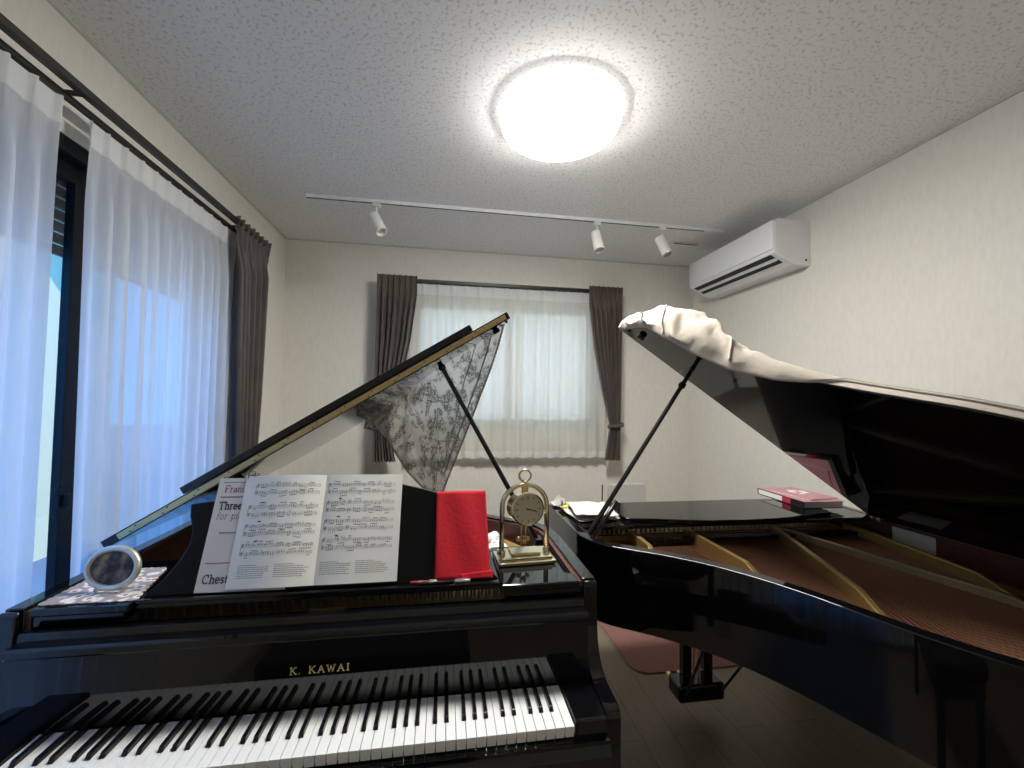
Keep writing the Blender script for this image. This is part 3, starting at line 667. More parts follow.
        mb = MB(); mb.prism(dp, lambda p: (p[0]-.01, p[1]+.335, RZ+0.003), lambda p: (p[0]-.01, p[1]+.335, RZ+0.020)); mb.build('music_desk', 'black', P, auto=30, bevel=0.003)
        # maker's paper label on the bass inner rim
        mb = MB(); mb.box(-.697, -.6955, .67, .835, RZ-0.090, RZ-0.018); mb.build('paper_label', 'oldpaper', P)['label'] = 'pale paper label on the reddish inner rim'
        mb = MB(); 
        for vv in (.59, .62): mb.box(-.70, -.67, vv, vv+.02, RZ-0.012, RZ+0.004)
        mb.build('lid_hinge', 'brass', P, bevel=0.002)
    # lid, raised on the long prop
    ca, sa = math.cos(ang), math.sin(ang)
    def LP(u, v, n=0):
        s = u-hinge_u; s = s*(tip_s/(.755-hinge_u))
        return Vector((hinge_u+s*ca-n*sa, v, hinge_z+s*sa+n*ca))
    FL = 0.55
    lo = [p for p in offset(out, -0.012) if p.y >= FL]
    hu = hinge_u
    poly = [(.755, FL)]+[(max(p.x, hu), p.y) for p in lo if p.x > hu+0.002]+[(hu, [p.y for p in lo if p.x <= hu+0.05][0] if [p for p in lo if p.x <= hu+0.05] else 1.5), (hu, FL)]
    T = 0.027
    mb = MB(); mb.prism(poly, lambda p: LP(p[0], p[1], 0), lambda p: LP(p[0], p[1], T)); lid = mb.build('lid', 'black', P, auto=30, bevel=0.002)
    # front flap folded back on top
    f0, f1 = (-.50, .61) if front else (-.55, .62)
    mb = MB(); mb.prism([(f0, FL+.003), (f1, FL+.003), (f1, FL+.34), (f1-.03, FL+.37), (f0, FL+.37)], lambda p: LP(p[0], p[1], T+0.002), lambda p: LP(p[0], p[1], T+0.027)); mb.build('folded_flap', 'black', lid, bevel=0.002)
    # long brass hinge along the front edge
    mb = MB()
    for n0, n1 in ((0.004, 0.0125), (0.0145, 0.0225)):
        mb.prism([(hu+.05, n0), (.742, n0), (.742, n1), (hu+.05, n1)], lambda p: LP(p[0], FL-0.0025, p[1]), lambda p: LP(p[0], FL-0.0005, p[1]))
    hg = mb.build('long_hinge', 'hinge', lid)
    mb = MB(); a0 = LP(hu+.05, FL-0.0025, 0.0125); a1 = LP(.742, FL-0.0025, 0.0125); mb.tube([a0, a1], 0.0016, 8); mb.build('hinge_knuckle', 'brass', hg)
    for k in range(14):
        u = lerp(hu+.09, .70, k/13)
        for n_ in (0.0082, 0.0185):
            mb = MB(); c = LP(u+(0.02 if n_ > .01 else 0), FL-0.0026, n_); mb.lathe([(0.0026, 0), (0.0026, 0.0007)], c, (0, -1, 0), 8)
            mb.build('hinge_screw', 'screw', lid)
    # rubber buffer under the tip
    for (u, v, r_) in ((.70, FL+.09, .015),):
        c = LP(u, v, 0); nrm_ = Vector((sa, 0, -ca)); mb = MB(); mb.lathe([(r_*0.7, 0), (r_, 0.006), (r_, 0.014), (r_*0.8, 0.018)], c, nrm_, 20); mb.build('lid_buffer', 'blacksatin', lid, auto=40)
        c2 = LP(u+.045, v-.04, 0); mb = MB(); mb.lathe([(.005, 0), (.005, .006)], c2, nrm_, 12); mb.build('lid_peg', 'blacksatin', lid, auto=40)
    # prop stick
    pu = .667 if front else .712; pv = .62 if front else .66
    s_top = (1.03/1.0) if front else 1.12
    ptop = Vector((0, 0, 0)); uu = (.445 if front else .452)
    ptop = LP(uu, pv, -0.004); pb = Vector((pu, pv, RZ-0.04))
    d = ptop-pb
    mb = MB(); mb.tube([pb, pb+d*0.03, pb+d*0.97, ptop], [0.011, 0.0095, 0.0085, 0.009], 12); mb.lathe([(.013, -0.01), (.015, 0), (.013, 0.01)], pb+d*(0.915 if not front else 0.97), d, 14)
    st = mb.build('lid_prop', 'blacksatin', P, smooth=True)
    if front:
        mb = MB(); mb.obox(pb+Vector((-.012, .0, .004)), (.016, 0, 0), (0, .03, 0), (0, 0, .03)); mb.build('prop_hinge', 'blacksatin', P, bevel=0.003)
    else:
        mb = MB(); q = pb+Vector((-.02, 0.016, 0)); mb.tube([q, q+d*0.24], 0.009, 10); mb.build('short_prop', 'blacksatin', P, smooth=True)
        mb = MB(); mb.obox(pb+Vector((-.010, .006, .0)), (.022, 0, 0), (0, .02, 0), (0, 0, .03)); mb.build('prop_hinge', 'blacksatin', P, bevel=0.003)
    # legs and lyre
    for (lu, lv) in ((.60, .26), (-.61, .26), (-.33, 1.60)):
        mb = MB()
        zt = .585 if lv < 1 else RZ-0.27
        prof = [(.060, .09), (.045, .11), (.050, .14), (.070, zt-.12), (.085, zt-.10), (.085, zt-.02), (.075, zt-.0005)]
        vs = []; fs = []
        for r_, h_ in prof: vs += [(lu-r_, lv-r_, h_), (lu+r_, lv-r_, h_), (lu+r_, lv+r_, h_), (lu-r_, lv+r_, h_)]
        for i in range(len(prof)-1): fs += [(4*i+k, 4*i+(k+1) % 4, 4*i+4+(k+1) % 4, 4*i+4+k) for k in range(4)]
        fs += [(3, 2, 1, 0), tuple(range(4*len(prof)-4, 4*len(prof)))]
        mb.add(vs, fs); lg = mb.build('leg', 'black', P, bevel=0.006)
        mb = MB(); mb.lathe([(.035, -.012), (.035, .012)], (lu, lv, .0355), (1, 0, 0), 24); mb.tube([(lu, lv, .09), (lu, lv, .045)], .012); mb.box(lu-.017, lu+.017, lv-.008, lv+.008, .036, .09)
        mb.build('caster', 'brass', lg, auto=40)
    lv = .34; lo_ = 0.03
    mb = MB(); mb.box(lo_-.115, lo_+.115, lv-.055, lv+.055, .09+LIFT, .17+LIFT); ly = mb.build('pedal_box', 'black', P, bevel=0.012)
    for du in (-.055, .055):
        mb = MB(); mb.box(lo_+du-.022, lo_+du+.022, lv-.02, lv+.02, .165+LIFT, .586); mb.build('lyre_post', 'black', P, bevel=0.005)
    for du in (-.012, .012):
        mb = MB(); mb.tube([(lo_+du, lv, .16+LIFT), (lo_+du, lv, .60)], .0035, 8); mb.build('pedal_rod', 'brass', P)
    for du in (-.06, 0, .06):
        mb = MB(); mb.obox((lo_+du, lv-.10, .10+LIFT), (.011, 0, 0), (0, .055, -.006), (0, 0, .004)); mb.build('pedal', 'brass', P, bevel=0.003)
    for du in (-1, 1):
        mb = MB(); mb.tube([(lo_+du*.085, lv+.045, .11+LIFT), (lo_+du*.16, lv+.40, .70)], .006, 8); mb.build('lyre_brace', 'blacksatin', P)
    return P, LP, out

P1, LP1, OUT = make_piano((-.287, 1.0, 0), 0, 'black grand piano nearest the camera with its keyboard exposed and lace hanging from its lid', .970, -.773, 1.000, math.radians(31.7), 1.525, True, 0)
P2, LP2, _ = make_piano((1.255, 2.25, 0), PI, 'black grand piano on the right turned the other way, cream cover over its raised lid', .985, -.711, .982, math.radians(33.7), 1.465, False, 0)
W1 = lambda q: Vector((-.287+q[0], 1.0+q[1], q[2]))
W2 = lambda q: Vector((1.255-q[0], 2.25-q[1], q[2]))

# ------------------------------------------------------------------ cream cover on the right piano's lid
cov = thing('piano_cover', W2(LP2(.5, .9, .03)), 'cream cotton piano cover bunched up over the raised lid of the right piano', 'piano cover')
co = cov.location.copy()
le = [p for p in offset(OUT, -0.012) if p.y >= 0.56]
st = [(0.55, .045, 0, .20), (.60, .062, 0, .26), (.68, .052, .000, .26), (.75, .070, .004, .28), (.80, .088, .02, .28), (.86, .10, .035, .26), (.92, .098, .05, .24), (1.0, .080, .055, .20), (1.08, .060, .05, .15), (1.17, .040, .034, .11), (1.28, .026, .022, .08), (1.4, .018, .012, .06), (1.55, .012, .008, .05), (1.70, .008, .004, .04)]
# arc positions along the lid's free edge
eds = [Vector((.755, FLv)) for FLv in (0.545, 0.56)]+le
acc = [0]
for a, b in zip(eds, eds[1:]): acc.append(acc[-1]+(b-a).length)
def edge_at(s):
    for i in range(1, len(acc)):
        if s <= acc[i] or i == len(acc)-1:
            t = (s-acc[i-1])/max(1e-6, acc[i]-acc[i-1]); t = min(1, max(0, t))
            p = eds[i-1].lerp(eds[i], t); d = (eds[min(i+1, len(eds)-1)]-eds[max(i-2, 0)]).normalized()
            return p, Vector((-d.y, d.x))
mb = MB(); NS = 170; LEN = 1.36; NC = 22
def coverpt(i, k):
    t = i/NS; s = t*LEN; p, inn_ = edge_at(s)
    a_ = s/LEN
    h = interp([0, .04, .12, .17, .21, .26, .30, .34, .38, .43, .48, .56, 1], [.022, .045, .068, .076, .096, .102, .080, .056, .034, .018, .008, .004, .003], a_)
    ov = interp([0, .15, .21, .30, .39, .50, .56, .62, 1], [.0, .006, .028, .042, .046, .028, .006, -.030, -.031], a_)
    w = interp([0, .05, .3, .5, .7, 1], [.16, .30, .30, .13, .06, .04], a_)
    T = .0275
    sec = [(-.006, -.004-ov), (-.016, -.004-ov), (-.024, -ov*.5), (-.028, .01), (-.024, T+h*.35), (-.006, T+h*.75), (.02, T+h*.97), (.06, T+h*.92), (w*.45, T+h*1.0), (w*.62, T+h*.7), (w*.8, T+h*.55), (w, T+.006), (w, T+.003), (w*.6, T+.004), (w*.3, T+.004), (.02, T+.004), (.0, T+.003), (-.0055, T-.004), (-.006, 0.0)]
    f = k/NC*len(sec); j = int(f) % len(sec); q = Vector(sec[j]).lerp(Vector(sec[(j+1) % len(sec)]), f-int(f))
    if a_ > .5: q = Vector((q.x*interp([.5, .62], [1, .25], a_) if q.x < 0 else q.x, q.y))
    # folds
    if 2 <= f <= 12:
        amp = min(.016, h*.30)
        q = Vector((q.x, q.y + amp*(math.sin(s*34+q.x*30)*.5+math.sin(s*61-q.x*55+1.3)*.4+noise.noise(Vector((s*13, q.x*22, 3.1)))*1.1+noise.noise(Vector((s*42, q.x*30+s*20, 1.7)))*.55)))
        q.x += -amp*.7*abs(math.sin(s*27+f))
        q.y = max(q.y, -ov)
    if i == 0 or i == NS: q = Vector((lerp(.04, q.x, .3), lerp(T+.01, q.y, .35)))
    pt = p+inn_*q.x
    return W2(LP2(pt.x, pt.y, q.y))-co
NC = 38
vs = [coverpt(i, k) for i in range(NS+1) for k in range(NC)]
fs = [(i*NC+k, i*NC+(k+1) % NC, (i+1)*NC+(k+1) % NC, (i+1)*NC+k) for i in range(NS) for k in range(NC)]
fs += [tuple(range(NC))[::-1], tuple(range(NS*NC, (NS+1)*NC))]
mb.add(vs, fs); mb.build('cover_cloth', 'cream', cov, smooth=True, sub=1)
def edgecord(i0, k0, i1, k1, r, nm, n=24):
    mb = MB(); pts = []
    for j in range(n+1):
        f = j/n; i = int(round(lerp(i0, i1, f))); k = int(round(lerp(k0, k1, f)))
        a = coverpt(i, k % NC); b = coverpt(i, (k+NC//2) % NC); pts.append(a+(a-b).normalized()*0.0015)
    pts = [sum((pts[max(0, min(n, j+t))] for t in (-1, 0, 1)), Vector())/3 for j in range(n+1)]
    mb.tube(pts, r, 8); return mb.build(nm, 'cord' if nm == 'binding' else 'cream', cov, smooth=True)
edgecord(14, 12, 27, 4, .0035, 'binding'); edgecord(27, 13, 36, 3, .0035, 'seam'); edgecord(56, 14, 66, 4, .004, 'seam')
mb = MB(); c = coverpt(33, 13); mb.lathe([(.004, -.012), (.010, -.010), (.012, 0), (.010, .010), (.004, .012)], c+Vector((0, 0, .003)), (-1, -.2, .3), 12); mb.build('binding_knot', 'cord', cov, smooth=True)

# ------------------------------------------------------------------ unseen bench, added to darken the fallboard's reflection
bn = thing('piano_bench', (-.29, .30, 0), 'black padded piano bench in front of the near keyboard, reflected in its fallboard', 'bench')
mb = MB(); mb.box(-.42, .42, -.18, .18, .44, .51); mb.build('seat', 'blacksatin', bn, bevel=.02)
mb = MB(); mb.box(-.40, .40, -.16, .16, .37, .4395); mb.build('apron', 'black', bn, bevel=.004)
for a_ in (-.37, .37):
    for b_ in (-.13, .13):
        mb = MB(); mb.box(a_-.022, a_+.022, b_-.022, b_+.022, .001, .3695); mb.build('leg', 'black', bn, bevel=.004)

# ------------------------------------------------------------------ lace shawl on the left piano's lid
lace = thing('lace_shawl', at(430, 400, 2.0), 'grey floral lace shawl hanging in a point from the left piano lid', 'lace cloth')
lo_ = lace.location.copy()
Rb = [(503, 327, 1.70), (497, 350, 1.74), (489, 373, 1.78), (480, 395, 1.82), (471, 418, 1.87), (460, 445, 1.93), (450, 470, 1.98), (442, 491, 2.02)]
Lb = [(370, 411, 2.62), (364, 420, 2.60), (363, 428, 2.58), (378, 431, 2.50), (388, 440, 2.40), (397, 455, 2.30), (408, 472, 2.18), (425, 490, 2.07)]
edge1 = [LP1(p.x-0.004, p.y, .0265) for p in offset(OUT, -0.012) if p.y >= .66 and p.y < 1.78 and p.x > -.1]
edge1 = [W1(q) for q in edge1]
elen = [0]
for a, b in zip(edge1, edge1[1:]): elen.append(elen[-1]+(b-a).length)
def edgeL(t):
    s = t*elen[-1]
    for i in range(1, len(elen)):
        if s <= elen[i]+1e-9: return edge1[i-1].lerp(edge1[i], (s-elen[i-1])/(elen[i]-elen[i-1]))
    return edge1[-1]
def bnd(Q, v):
    f = v*(len(Q)-1); i = min(int(f), len(Q)-2); a, b = Q[i], Q[i+1]; t = f-i
    return at(lerp(a[0], b[0], t), lerp(a[1], b[1], t), lerp(a[2], b[2], t))
def lacept(u, v):       # u 0 right .. 1 left, v 0 top .. 1 tip
    Rp, Lp = bnd(Rb, v), bnd(Lb, v)
    flat = Rp.lerp(Lp, u)
    top = edgeL(u)+Vector((0.022, -0.002, 0.006))
    k = max(0, 1-v/0.16); k = k*k*(3-2*k)
    flat0 = bnd(Rb, 0).lerp(bnd(Lb, 0), u)
    dv_ = (top-flat0)
    p = flat+dv_*max(0, 1-v*1.25)**1.6
    wv_ = math.sin(u*15+v*2.5)*.5+math.sin(u*31-v*4)*.22
    p += Vector((.014, -.055, 0))*wv_*min(1, v*3)*(1-v*.5)
    if u > .78 and v > .2: p += Vector((0, -.05, 0))*math.sin((u-.78)/.22*PI)*(v-.2)
    return p-lo_
mb = MB(); mb.grid(lacept, 70, 60); mb.build('lace_net', 'lace', lace, smooth=True, fix=False)
mb = MB(); mb.tube([lacept(0, j/50) for j in range(51)], .0035, 6); mb.tube([lacept(1, j/50) for j in range(51)], .0035, 6); mb.tube([lacept(j/20, 1) for j in range(21)], .0035, 6); mb.tube([lacept(.09, j/50)+Vector((0, -.003, 0)) for j in range(46)], .003, 6); mb.tube([lacept(.16, j/50)+Vector((0, -.003, 0)) for j in range(44)], .002, 6)
for uu_ in (0, 1):
    for j in range(44):
        c = lacept(uu_, (j+.5)/44); mb.lathe([(.0005, -.004), (.004, -.003), (.0055, 0), (.004, .003), (.0005, .004)], c, (0, 1, 0), 7)
mb.build('scalloped_border', 'laceedge', lace, smooth=True)
mb = MB(); mb.grid(lambda u, v: W1(Vector((0, 0, 0)))*0 + (edgeL(u)+Vector((lerp(.022, -.17, v)*math.cos(.553)*1.0, -0.002, lerp(.006, -.11, v)+.004)))-lo_, 40, 6)
mb.build('lace_top', 'lace', lace, smooth=True, fix=False)

# ------------------------------------------------------------------ sheet music on the left piano
tl = math.radians(21); EY = Vector((0, math.sin(tl), math.cos(tl))); EN = Vector((0, -math.cos(tl), math.sin(tl)))
DB = Vector((0, 1.257, .9705))          # foot of the desk panel (world), front face
def leaf_fn(xc, w, rot=0, off=.002, curl=0, zoff=0):
    c, s = math.cos(rot), math.sin(rot)
    def fn(q, lift=0):
        x, y = q[0], q[1]; b = curl(x/w) if callable(curl) else 0
        return DB+Vector((xc+x*c-y*s, 0, 0))+EY*(zoff+x*s+y*c)+EN*(off+b+lift)
    return fn
# 1: closed score behind the open book
sc = thing('sheet_music', (-.54, 1.25, .98), 'closed score with red and black title, half hidden behind the open music book', 'music book')
f1 = leaf_fn(-.645, .225, -0.012, .002)
mb = MB(); mb.prism([(0, 0), (.225, 0), (.225, .302), (0, .302)], lambda p: f1(p, 0)-sc.location, lambda p: f1(p, .004)-sc.location); mb.build('cover', 'coverpaper', sc)
g1 = lambda q: f1(q, .0045)-sc.location
mb = MB(); text(mb, 'Francis', .019, .262, .018, g1, .11, .03, .95); mb.build('red_print', 'redink', sc, fix=False); mb = MB(); stroke(mb, [(.012, .072), (.215, .072)], g1, .0022); mb.build('red_rule', 'redink', sc, fix=False)
mb = MB(); text(mb, 'Three', .013, .214, .020, g1, .15, .02, .92); text(mb, 'Chester', .013, .022, .021, g1, .14, .02, .95)
stroke(mb, [(.012, .290), (.215, .290)], g1, .0016); stroke(mb, [(.012, .248), (.215, .248)], g1, .0022); mb.build('black_print', 'ink', sc, fix=False)
mb = MB(); text(mb, 'for piano', .012, .187, .018, g1, .09, .03, slant=.15)
for k in range(11): stroke(mb, [(.030+k*.0075, .150), (.035+k*.0075, .150)], g1, .003)
mb.build('grey_print', 'greyink', sc, fix=False)
# 2: open book
bk = thing('open_music_book', (-.345, 1.25, .98), 'open music book showing two pages of notation on the left piano desk', 'music book')
bo = bk.location.copy()
PW, PH = .226, .302
curlL = lambda t: .010*math.sin(PI*min(1, max(0, t)))**0.8*.6 + .010*(1-t)**3*0 + .004
def pageL(q, lift=0):      # x from spine to the left
    t = q[0]/PW; h = .008+.022*max(0, math.sin(PI*t))*(1-t*.5)+.001*(1-t)
    return DB+Vector((-.347-q[0]*.985+q[1]*.012*0, 0, 0))+EY*(q[1]+.004)+EN*(h+lift)-bo
def pageR(q, lift=0):
    t = q[0]/PW; h = .008+.010*math.sin(PI*t**.8)*(1-t*.7)
    return DB+Vector((-.347+q[0]*.99, 0, 0))+EY*(q[1]+.004)+EN*(h+lift)-bo
for fn_, nm in ((pageL, 'left_page'), (pageR, 'right_page')):
    mb = MB(); nx, ny = 24, 2
    mb.grid(lambda u, v: fn_((u*PW, v*PH), 0), nx, ny)
    g0 = len(mb.v)
    mb.grid(lambda u, v: fn_((u*PW, v*PH), 0)-EN*(.006*(1-.6*u)), nx, ny)
    W_ = nx+1
    def side(lst): 
        for a, b in zip(lst, lst[1:]): mb.f.append([a, b, b+g0, a+g0]); mb.mi.append(0)
    side([i for i in range(W_)]); side([ny*W_+i for i in range(W_)]); side([j*W_ for j in range(ny+1)]); side([j*W_+nx for j in range(ny+1)])
    pg = mb.build(nm, 'paper', bk, auto=50)
    mb = MB(); rnd = random.Random(11 if nm == 'left_page' else 23)
    left = fn_ is pageL
    X = (lambda x: PW-x) if left else (lambda x: x)       # x measured left to right on the page
    gf = lambda q: fn_((X(q[0]), q[1]), .0006)
    xs0, xs1 = (.022, .212) if left else (.010, .205)
    def hline(a, b, y, w):
        n_ = 8
        stroke(mb, [(lerp(a, b, i/n_), y) for i in range(n_+1)], gf, w)
    for sysi in range(4):
        ytop = .276-sysi*.052-(.008 if left and sysi else 0); xa = xs0+(.012 if sysi == 0 and left else 0)
        for stf in range(2):
            yb_ = ytop-stf*.0205-.008
            for ln in range(5): hline(xa, xs1, yb_+ln*.0020, .00028)
            x = xa+.014
            stroke(mb, [(xa+.004, yb_), (xa+.006, yb_+.010), (xa+.003, yb_+.005)], gf, .0012)
            while x < xs1-.012:
                k = rnd.choice((2, 3, 4, 4, 4)); base = rnd.uniform(-.001, .008); sl = rnd.uniform(-.0015, .0015)
                stem = .0085*(1 if rnd.random() < .6 else -1); xs = []
                for j in range(k):
                    xx = x+j*.0058; yy = yb_+base+sl*j+rnd.uniform(-.0012, .0012)
                    ww = .0022; mb.add([gf((xx-ww/2, yy-.0006)), gf((xx+ww/2, yy-.0004)), gf((xx+ww/2, yy+.0012)), gf((xx-ww/2, yy+.0010))], [(0, 1, 2, 3)])
                    if rnd.random() < .35: yy2 = yy+.0035; mb.add([gf((xx-ww/2, yy2-.0006)), gf((xx+ww/2, yy2-.0004)), gf((xx+ww/2, yy2+.0012)), gf((xx-ww/2, yy2+.0010))], [(0, 1, 2, 3)])
                    xs.append((xx+.0008, yy)); 
                ye = yb_+base+stem
                for xx, yy in xs: stroke(mb, [(xx, yy), (xx, ye+sl*(xx-x)*100)], gf, .0004)
                if rnd.random() < .85: stroke(mb, [(xs[0][0], ye), (xs[-1][0], ye+sl*(k-1)*.6)], gf, .0012)
                x += k*.0058+rnd.uniform(.002, .007)
            for b_ in (0, .34, .67, 1): xx = lerp(xa, xs1, b_); stroke(mb, [(xx, yb_), (xx, yb_+.008)], gf, .0005)
        stroke(mb, [(xa, ytop-.0285), (xa, ytop)], gf, .0008)
        if sysi: stroke(mb, [(xa+.035, ytop+.008), (xa+.042, ytop+.008)], gf, .003)
    mb.build('notation', 'ink', pg, fix=False)
    mb = MB()
    for col in range(2):
        for ln in range(7):
            xa = xs0+.002+col*.098; y = .058-ln*.0052
            if ln == 0: b = xa+.05
            else: b = xa+rnd.uniform(.07, .088)
            x = xa
            while x < b: 
                w = rnd.uniform(.004, .010); stroke(mb, [(x, y), (min(b, x+w), y)], gf, .0012); x += w+.0022
    mb.build('footnotes', 'greyink', pg, fix=False)
# black clip at the top of the scores
cl = thing('bulldog_clip', DB+Vector((-.555, 0, 0))+EY*.30, 'small black spring clip at the top edge of the scores', 'clip')
cb = cl.location.copy(); q0 = cb
mb = MB(); mb.prism([(-.012, -.018), (-.014, .004), (.0, .020), (.014, .004), (.012, -.018), (.0, -.012)], lambda p: EN*p[0]*.6+EY*p[1]*.6+Vector((-.013, 0, 0)), lambda p: EN*p[0]*.6+EY*p[1]*.6+Vector((.013, 0, 0))); mb.build('jaw', 'penblack', cl, bevel=0.002)
for s_ in (-1, 1):
    mb = MB(); mb.tube([Vector((-.010, 0, 0))+EN*s_*.009, Vector((-.008, 0, 0))+EN*s_*.016+EY*.018, Vector((.008, 0, 0))+EN*s_*.016+EY*.018, Vector((.010, 0, 0))+EN*s_*.009], .0013, 6); mb.build('wire_handle', 'penblack', cl)
# red cloth folded on the desk
rc_ = thing('red_cloth', DB+Vector((.065, 0, 0)), 'folded bright red felt cloth standing on the music desk', 'cloth')
mb = MB()
def redp(u, v):
    x = lerp(-.082, .070, u)+(.010*(1-v)*u); h = lerp(0.001, .252, v)
    return Vector((x, 0, 0))+EY*h+EN*(.0035+.0018*math.sin(u*9+v*4)+.003*(1-v)*u)
mb.grid(redp, 20, 30); mb.build('front_layer', 'red', rc_, smooth=True, solid=.005, fix=False)
mb = MB(); mb.grid(lambda u, v: redp(lerp(.45, 1, u), lerp(0, .05+.03*u, v))+EN*(.0055+.002*u)+Vector((.006*u, 0, 0)), 14, 5); mb.build('folded_corner', 'red', rc_, smooth=True, solid=.003, fix=False)
# pens on the ledge
def pen(p0, p1, r, mats, label, name='pen'):
    p0, p1 = Vector(p0), Vector(p1); o = thing(name, (p0+p1)/2, label, name); a, b = p0-o.location, p1-o.location
    mb = MB(); mb.tube([a, a.lerp(b, .05), a.lerp(b, .70)], [r*.4, r, r], 12); mb.build('barrel', mats[0], o, smooth=True)
    mb = MB(); mb.tube([a.lerp(b, .70), a.lerp(b, .98), b], [r*1.08, r*1.08, r*.5], 12); mb.build('cap', mats[1], o, smooth=True)
    mb = MB(); mb.obox(a.lerp(b, .84)+Vector((0, -.0006, r*1.25)), (b-a)*.12, (0, r*.3, 0), (0, 0, r*.25)); mb.build('pocket_clip', 'silver', o)
pen((-.065, 1.2335, .9745), (.085, 1.238, .9745), .0040, ('penblack', 'silver'), 'slim black and silver pen lying on the ledge below the red cloth')
pen((-.085, 1.2430, .9745), (-.010, 1.2435, .9745), .0036, ('penred', 'silver'), 'short reddish pen beside the open book, on the ledge')

# ------------------------------------------------------------------ lace mat and oval photo frame on the left shelf
dm = thing('lace_doily', (-.90, 1.34, .969), 'patterned doily with small red flowers under the oval frame', 'doily')
mb = MB(); n_ = 120; pl = []
cs = [(-.085, -.105), (.130, -.105), (.075, .11), (-.085, .11)]
for i in range(4):
    a, b = Vector(cs[i]), Vector(cs[(i+1) % 4]); d = (b-a).normalized(); q = Vector((d.y, -d.x)); m_ = 30
    for j in range(m_):
        t = j/m_; pl.append(a.lerp(b, t)+q*.004*abs(math.sin(t*PI*10)))
mb.prism([(p.x, p.y) for p in pl], lambda p: (p[0], p[1], 0), lambda p: (p[0], p[1], .002)); mb.build('mat', 'doily', dm)
fr = thing('oval_photo_frame', (-.868, 1.300, .9715), 'oval silver photo frame tilted on the doily at the left end of the piano', 'photo frame', rz=math.radians(-8))
tf = math.radians(12); ey = Vector((0, math.sin(tf), math.cos(tf))); en = Vector((0, -math.cos(tf), math.sin(tf)))
fr.scale = (.87, .87, .87)
C0 = Vector((0, 0, .068))
def ell(rx, rz, d, n=56): return [C0+Vector((rx*math.cos(2*PI*i/n), 0, 0))+ey*(rz*math.sin(2*PI*i/n))+en*d for i in range(n)]
mb = MB(); prof = [(.066, .048, .002), (.069, .051, .008), (.074, .056, .010), (.080, .062, .009), (.084, .066, .003), (.084, .066, -.004), (.066, .048, -.004)]
vs = []; n_ = 56
for a in prof: vs += ell(*a, n_)
mb.add(vs, [(i*n_+k, i*n_+(k+1) % n_, ((i+1) % len(prof))*n_+(k+1) % n_, ((i+1) % len(prof))*n_+k) for i in range(len(prof)) for k in range(n_)])
mb.build('frame_ring', 'silver', fr, smooth=True)
mb = MB(); mb.add(ell(.067, .049, .002)+ell(.067, .049, -.003), [tuple(range(56)), tuple(range(111, 55, -1))]+[(i, (i+1) % 56, 56+(i+1) % 56, 56+i) for i in range(56)]); mb.build('photo', 'photo', fr)
for s_ in (-1, 1):
    mb = MB(); mb.tube([C0+Vector((s_*.035, 0, 0))-ey*.059, Vector((s_*.042, -.012, .004))], [.005, .004], 8); mb.build('foot', 'silver', fr, smooth=True)
mb = MB(); mb.tube([C0+Vector((0, 0, 0))-ey*.01-en*.004, Vector((0, .055, .003))], .004, 8); mb.build('back_stay', 'silver', fr)

# ------------------------------------------------------------------ brass clock
ck = thing('mantel_clock', (.272, 1.395, .9685), 'brass arch clock with a hanging round dial on the piano shelf', 'clock', rz=math.radians(4))
mb = MB(); mb.box(-.088, .088, -.055, .055, 0, .012); mb.box(-.078, .078, -.046, .046, .012, .022); mb.box(-.045, .045, -.03, .03, .022, .030); mb.build('base', 'palebrass', ck, bevel=0.003)
pts = [(-.071, 0, .022), (-.071, 0, .165)]+[(.071*math.cos(a), 0, .175+.070*math.sin(a)) for a in [PI-PI*i/20 for i in range(21)]]+[(.071, 0, .165), (.071, 0, .022)]
mb = MB(); mb.tube(pts, .0078, 12); mb.build('arch', 'palebrass', ck, smooth=True)
for s_ in (-1, 1):
    mb = MB(); mb.lathe([(.011, .022), (.012, .028), (.009, .034)], (s_*.071, 0, 0), seg=20); mb.build('collar', 'palebrass', ck, auto=40)
mb = MB(); mb.tube([(.019*math.cos(2*PI*i/24), 0, .275+.019*math.sin(2*PI*i/24)) for i in range(24)], .0032, 8, closed=True); mb.lathe([(.007, .247), (.006, .257)], seg=12); mb.build('carrying_ring', 'brass', ck, smooth=True)
ax = Vector((math.sin(math.radians(8)), -math.cos(math.radians(8)), .06)).normalized(); cc = Vector((0, 0, .168))
mb = MB(); mb.lathe([(.044, -.030), (.050, -.026), (.050, .018), (.054, .020), (.054, .026), (.049, .029), (.0475, .0265), (.0005, .0262)], cc, ax, 48); drum = mb.build('drum', 'palebrass', ck, auto=35)
mb = MB(); mb.lathe([(.0475, .0264), (.0475, .0272), (.0005, .0273)], cc, ax, 48); face = mb.build('dial', 'clockface', drum)
ux = Vector((0, 0, 1)).cross(ax).normalized()*1.0; uz = ax.cross(ux).normalized()
if ux.x < 0: ux = -ux
uz = Vector((0, 0, 1))-ax*ax.z; uz.normalize()
df = lambda q: cc+ax*.0279+ux*q[0]+uz*q[1]
mb = MB()
for i in range(12):
    a = i*PI/6; r0 = .036 if i % 3 else .033; stroke(mb, [(r0*math.cos(a), r0*math.sin(a)), (.043*math.cos(a), .043*math.sin(a))], df, .0022)
mb.build('hour_marks', 'ink', face, fix=False)
mb = MB(); stroke(mb, [(-.004, .001), (.024, -.006)], lambda q: cc+ax*.0284+ux*q[0]+uz*q[1], .0032); stroke(mb, [(-.006, .004), (.034, -.012)], lambda q: cc+ax*.0287+ux*q[0]+uz*q[1], .0022); mb.build('hands', 'ink', face, fix=False)
mb = MB(); mb.box(-.009, .009, -.009, .009, .215, .240); mb.build('hanger', 'brass', ck, bevel=0.002)
mb = MB(); mb.tube([(-.006, .01, .120), (-.008, .01, .045)], .0022, 8); mb.tube([(.006, .01, .120), (.008, .01, .045)], .0022, 8)
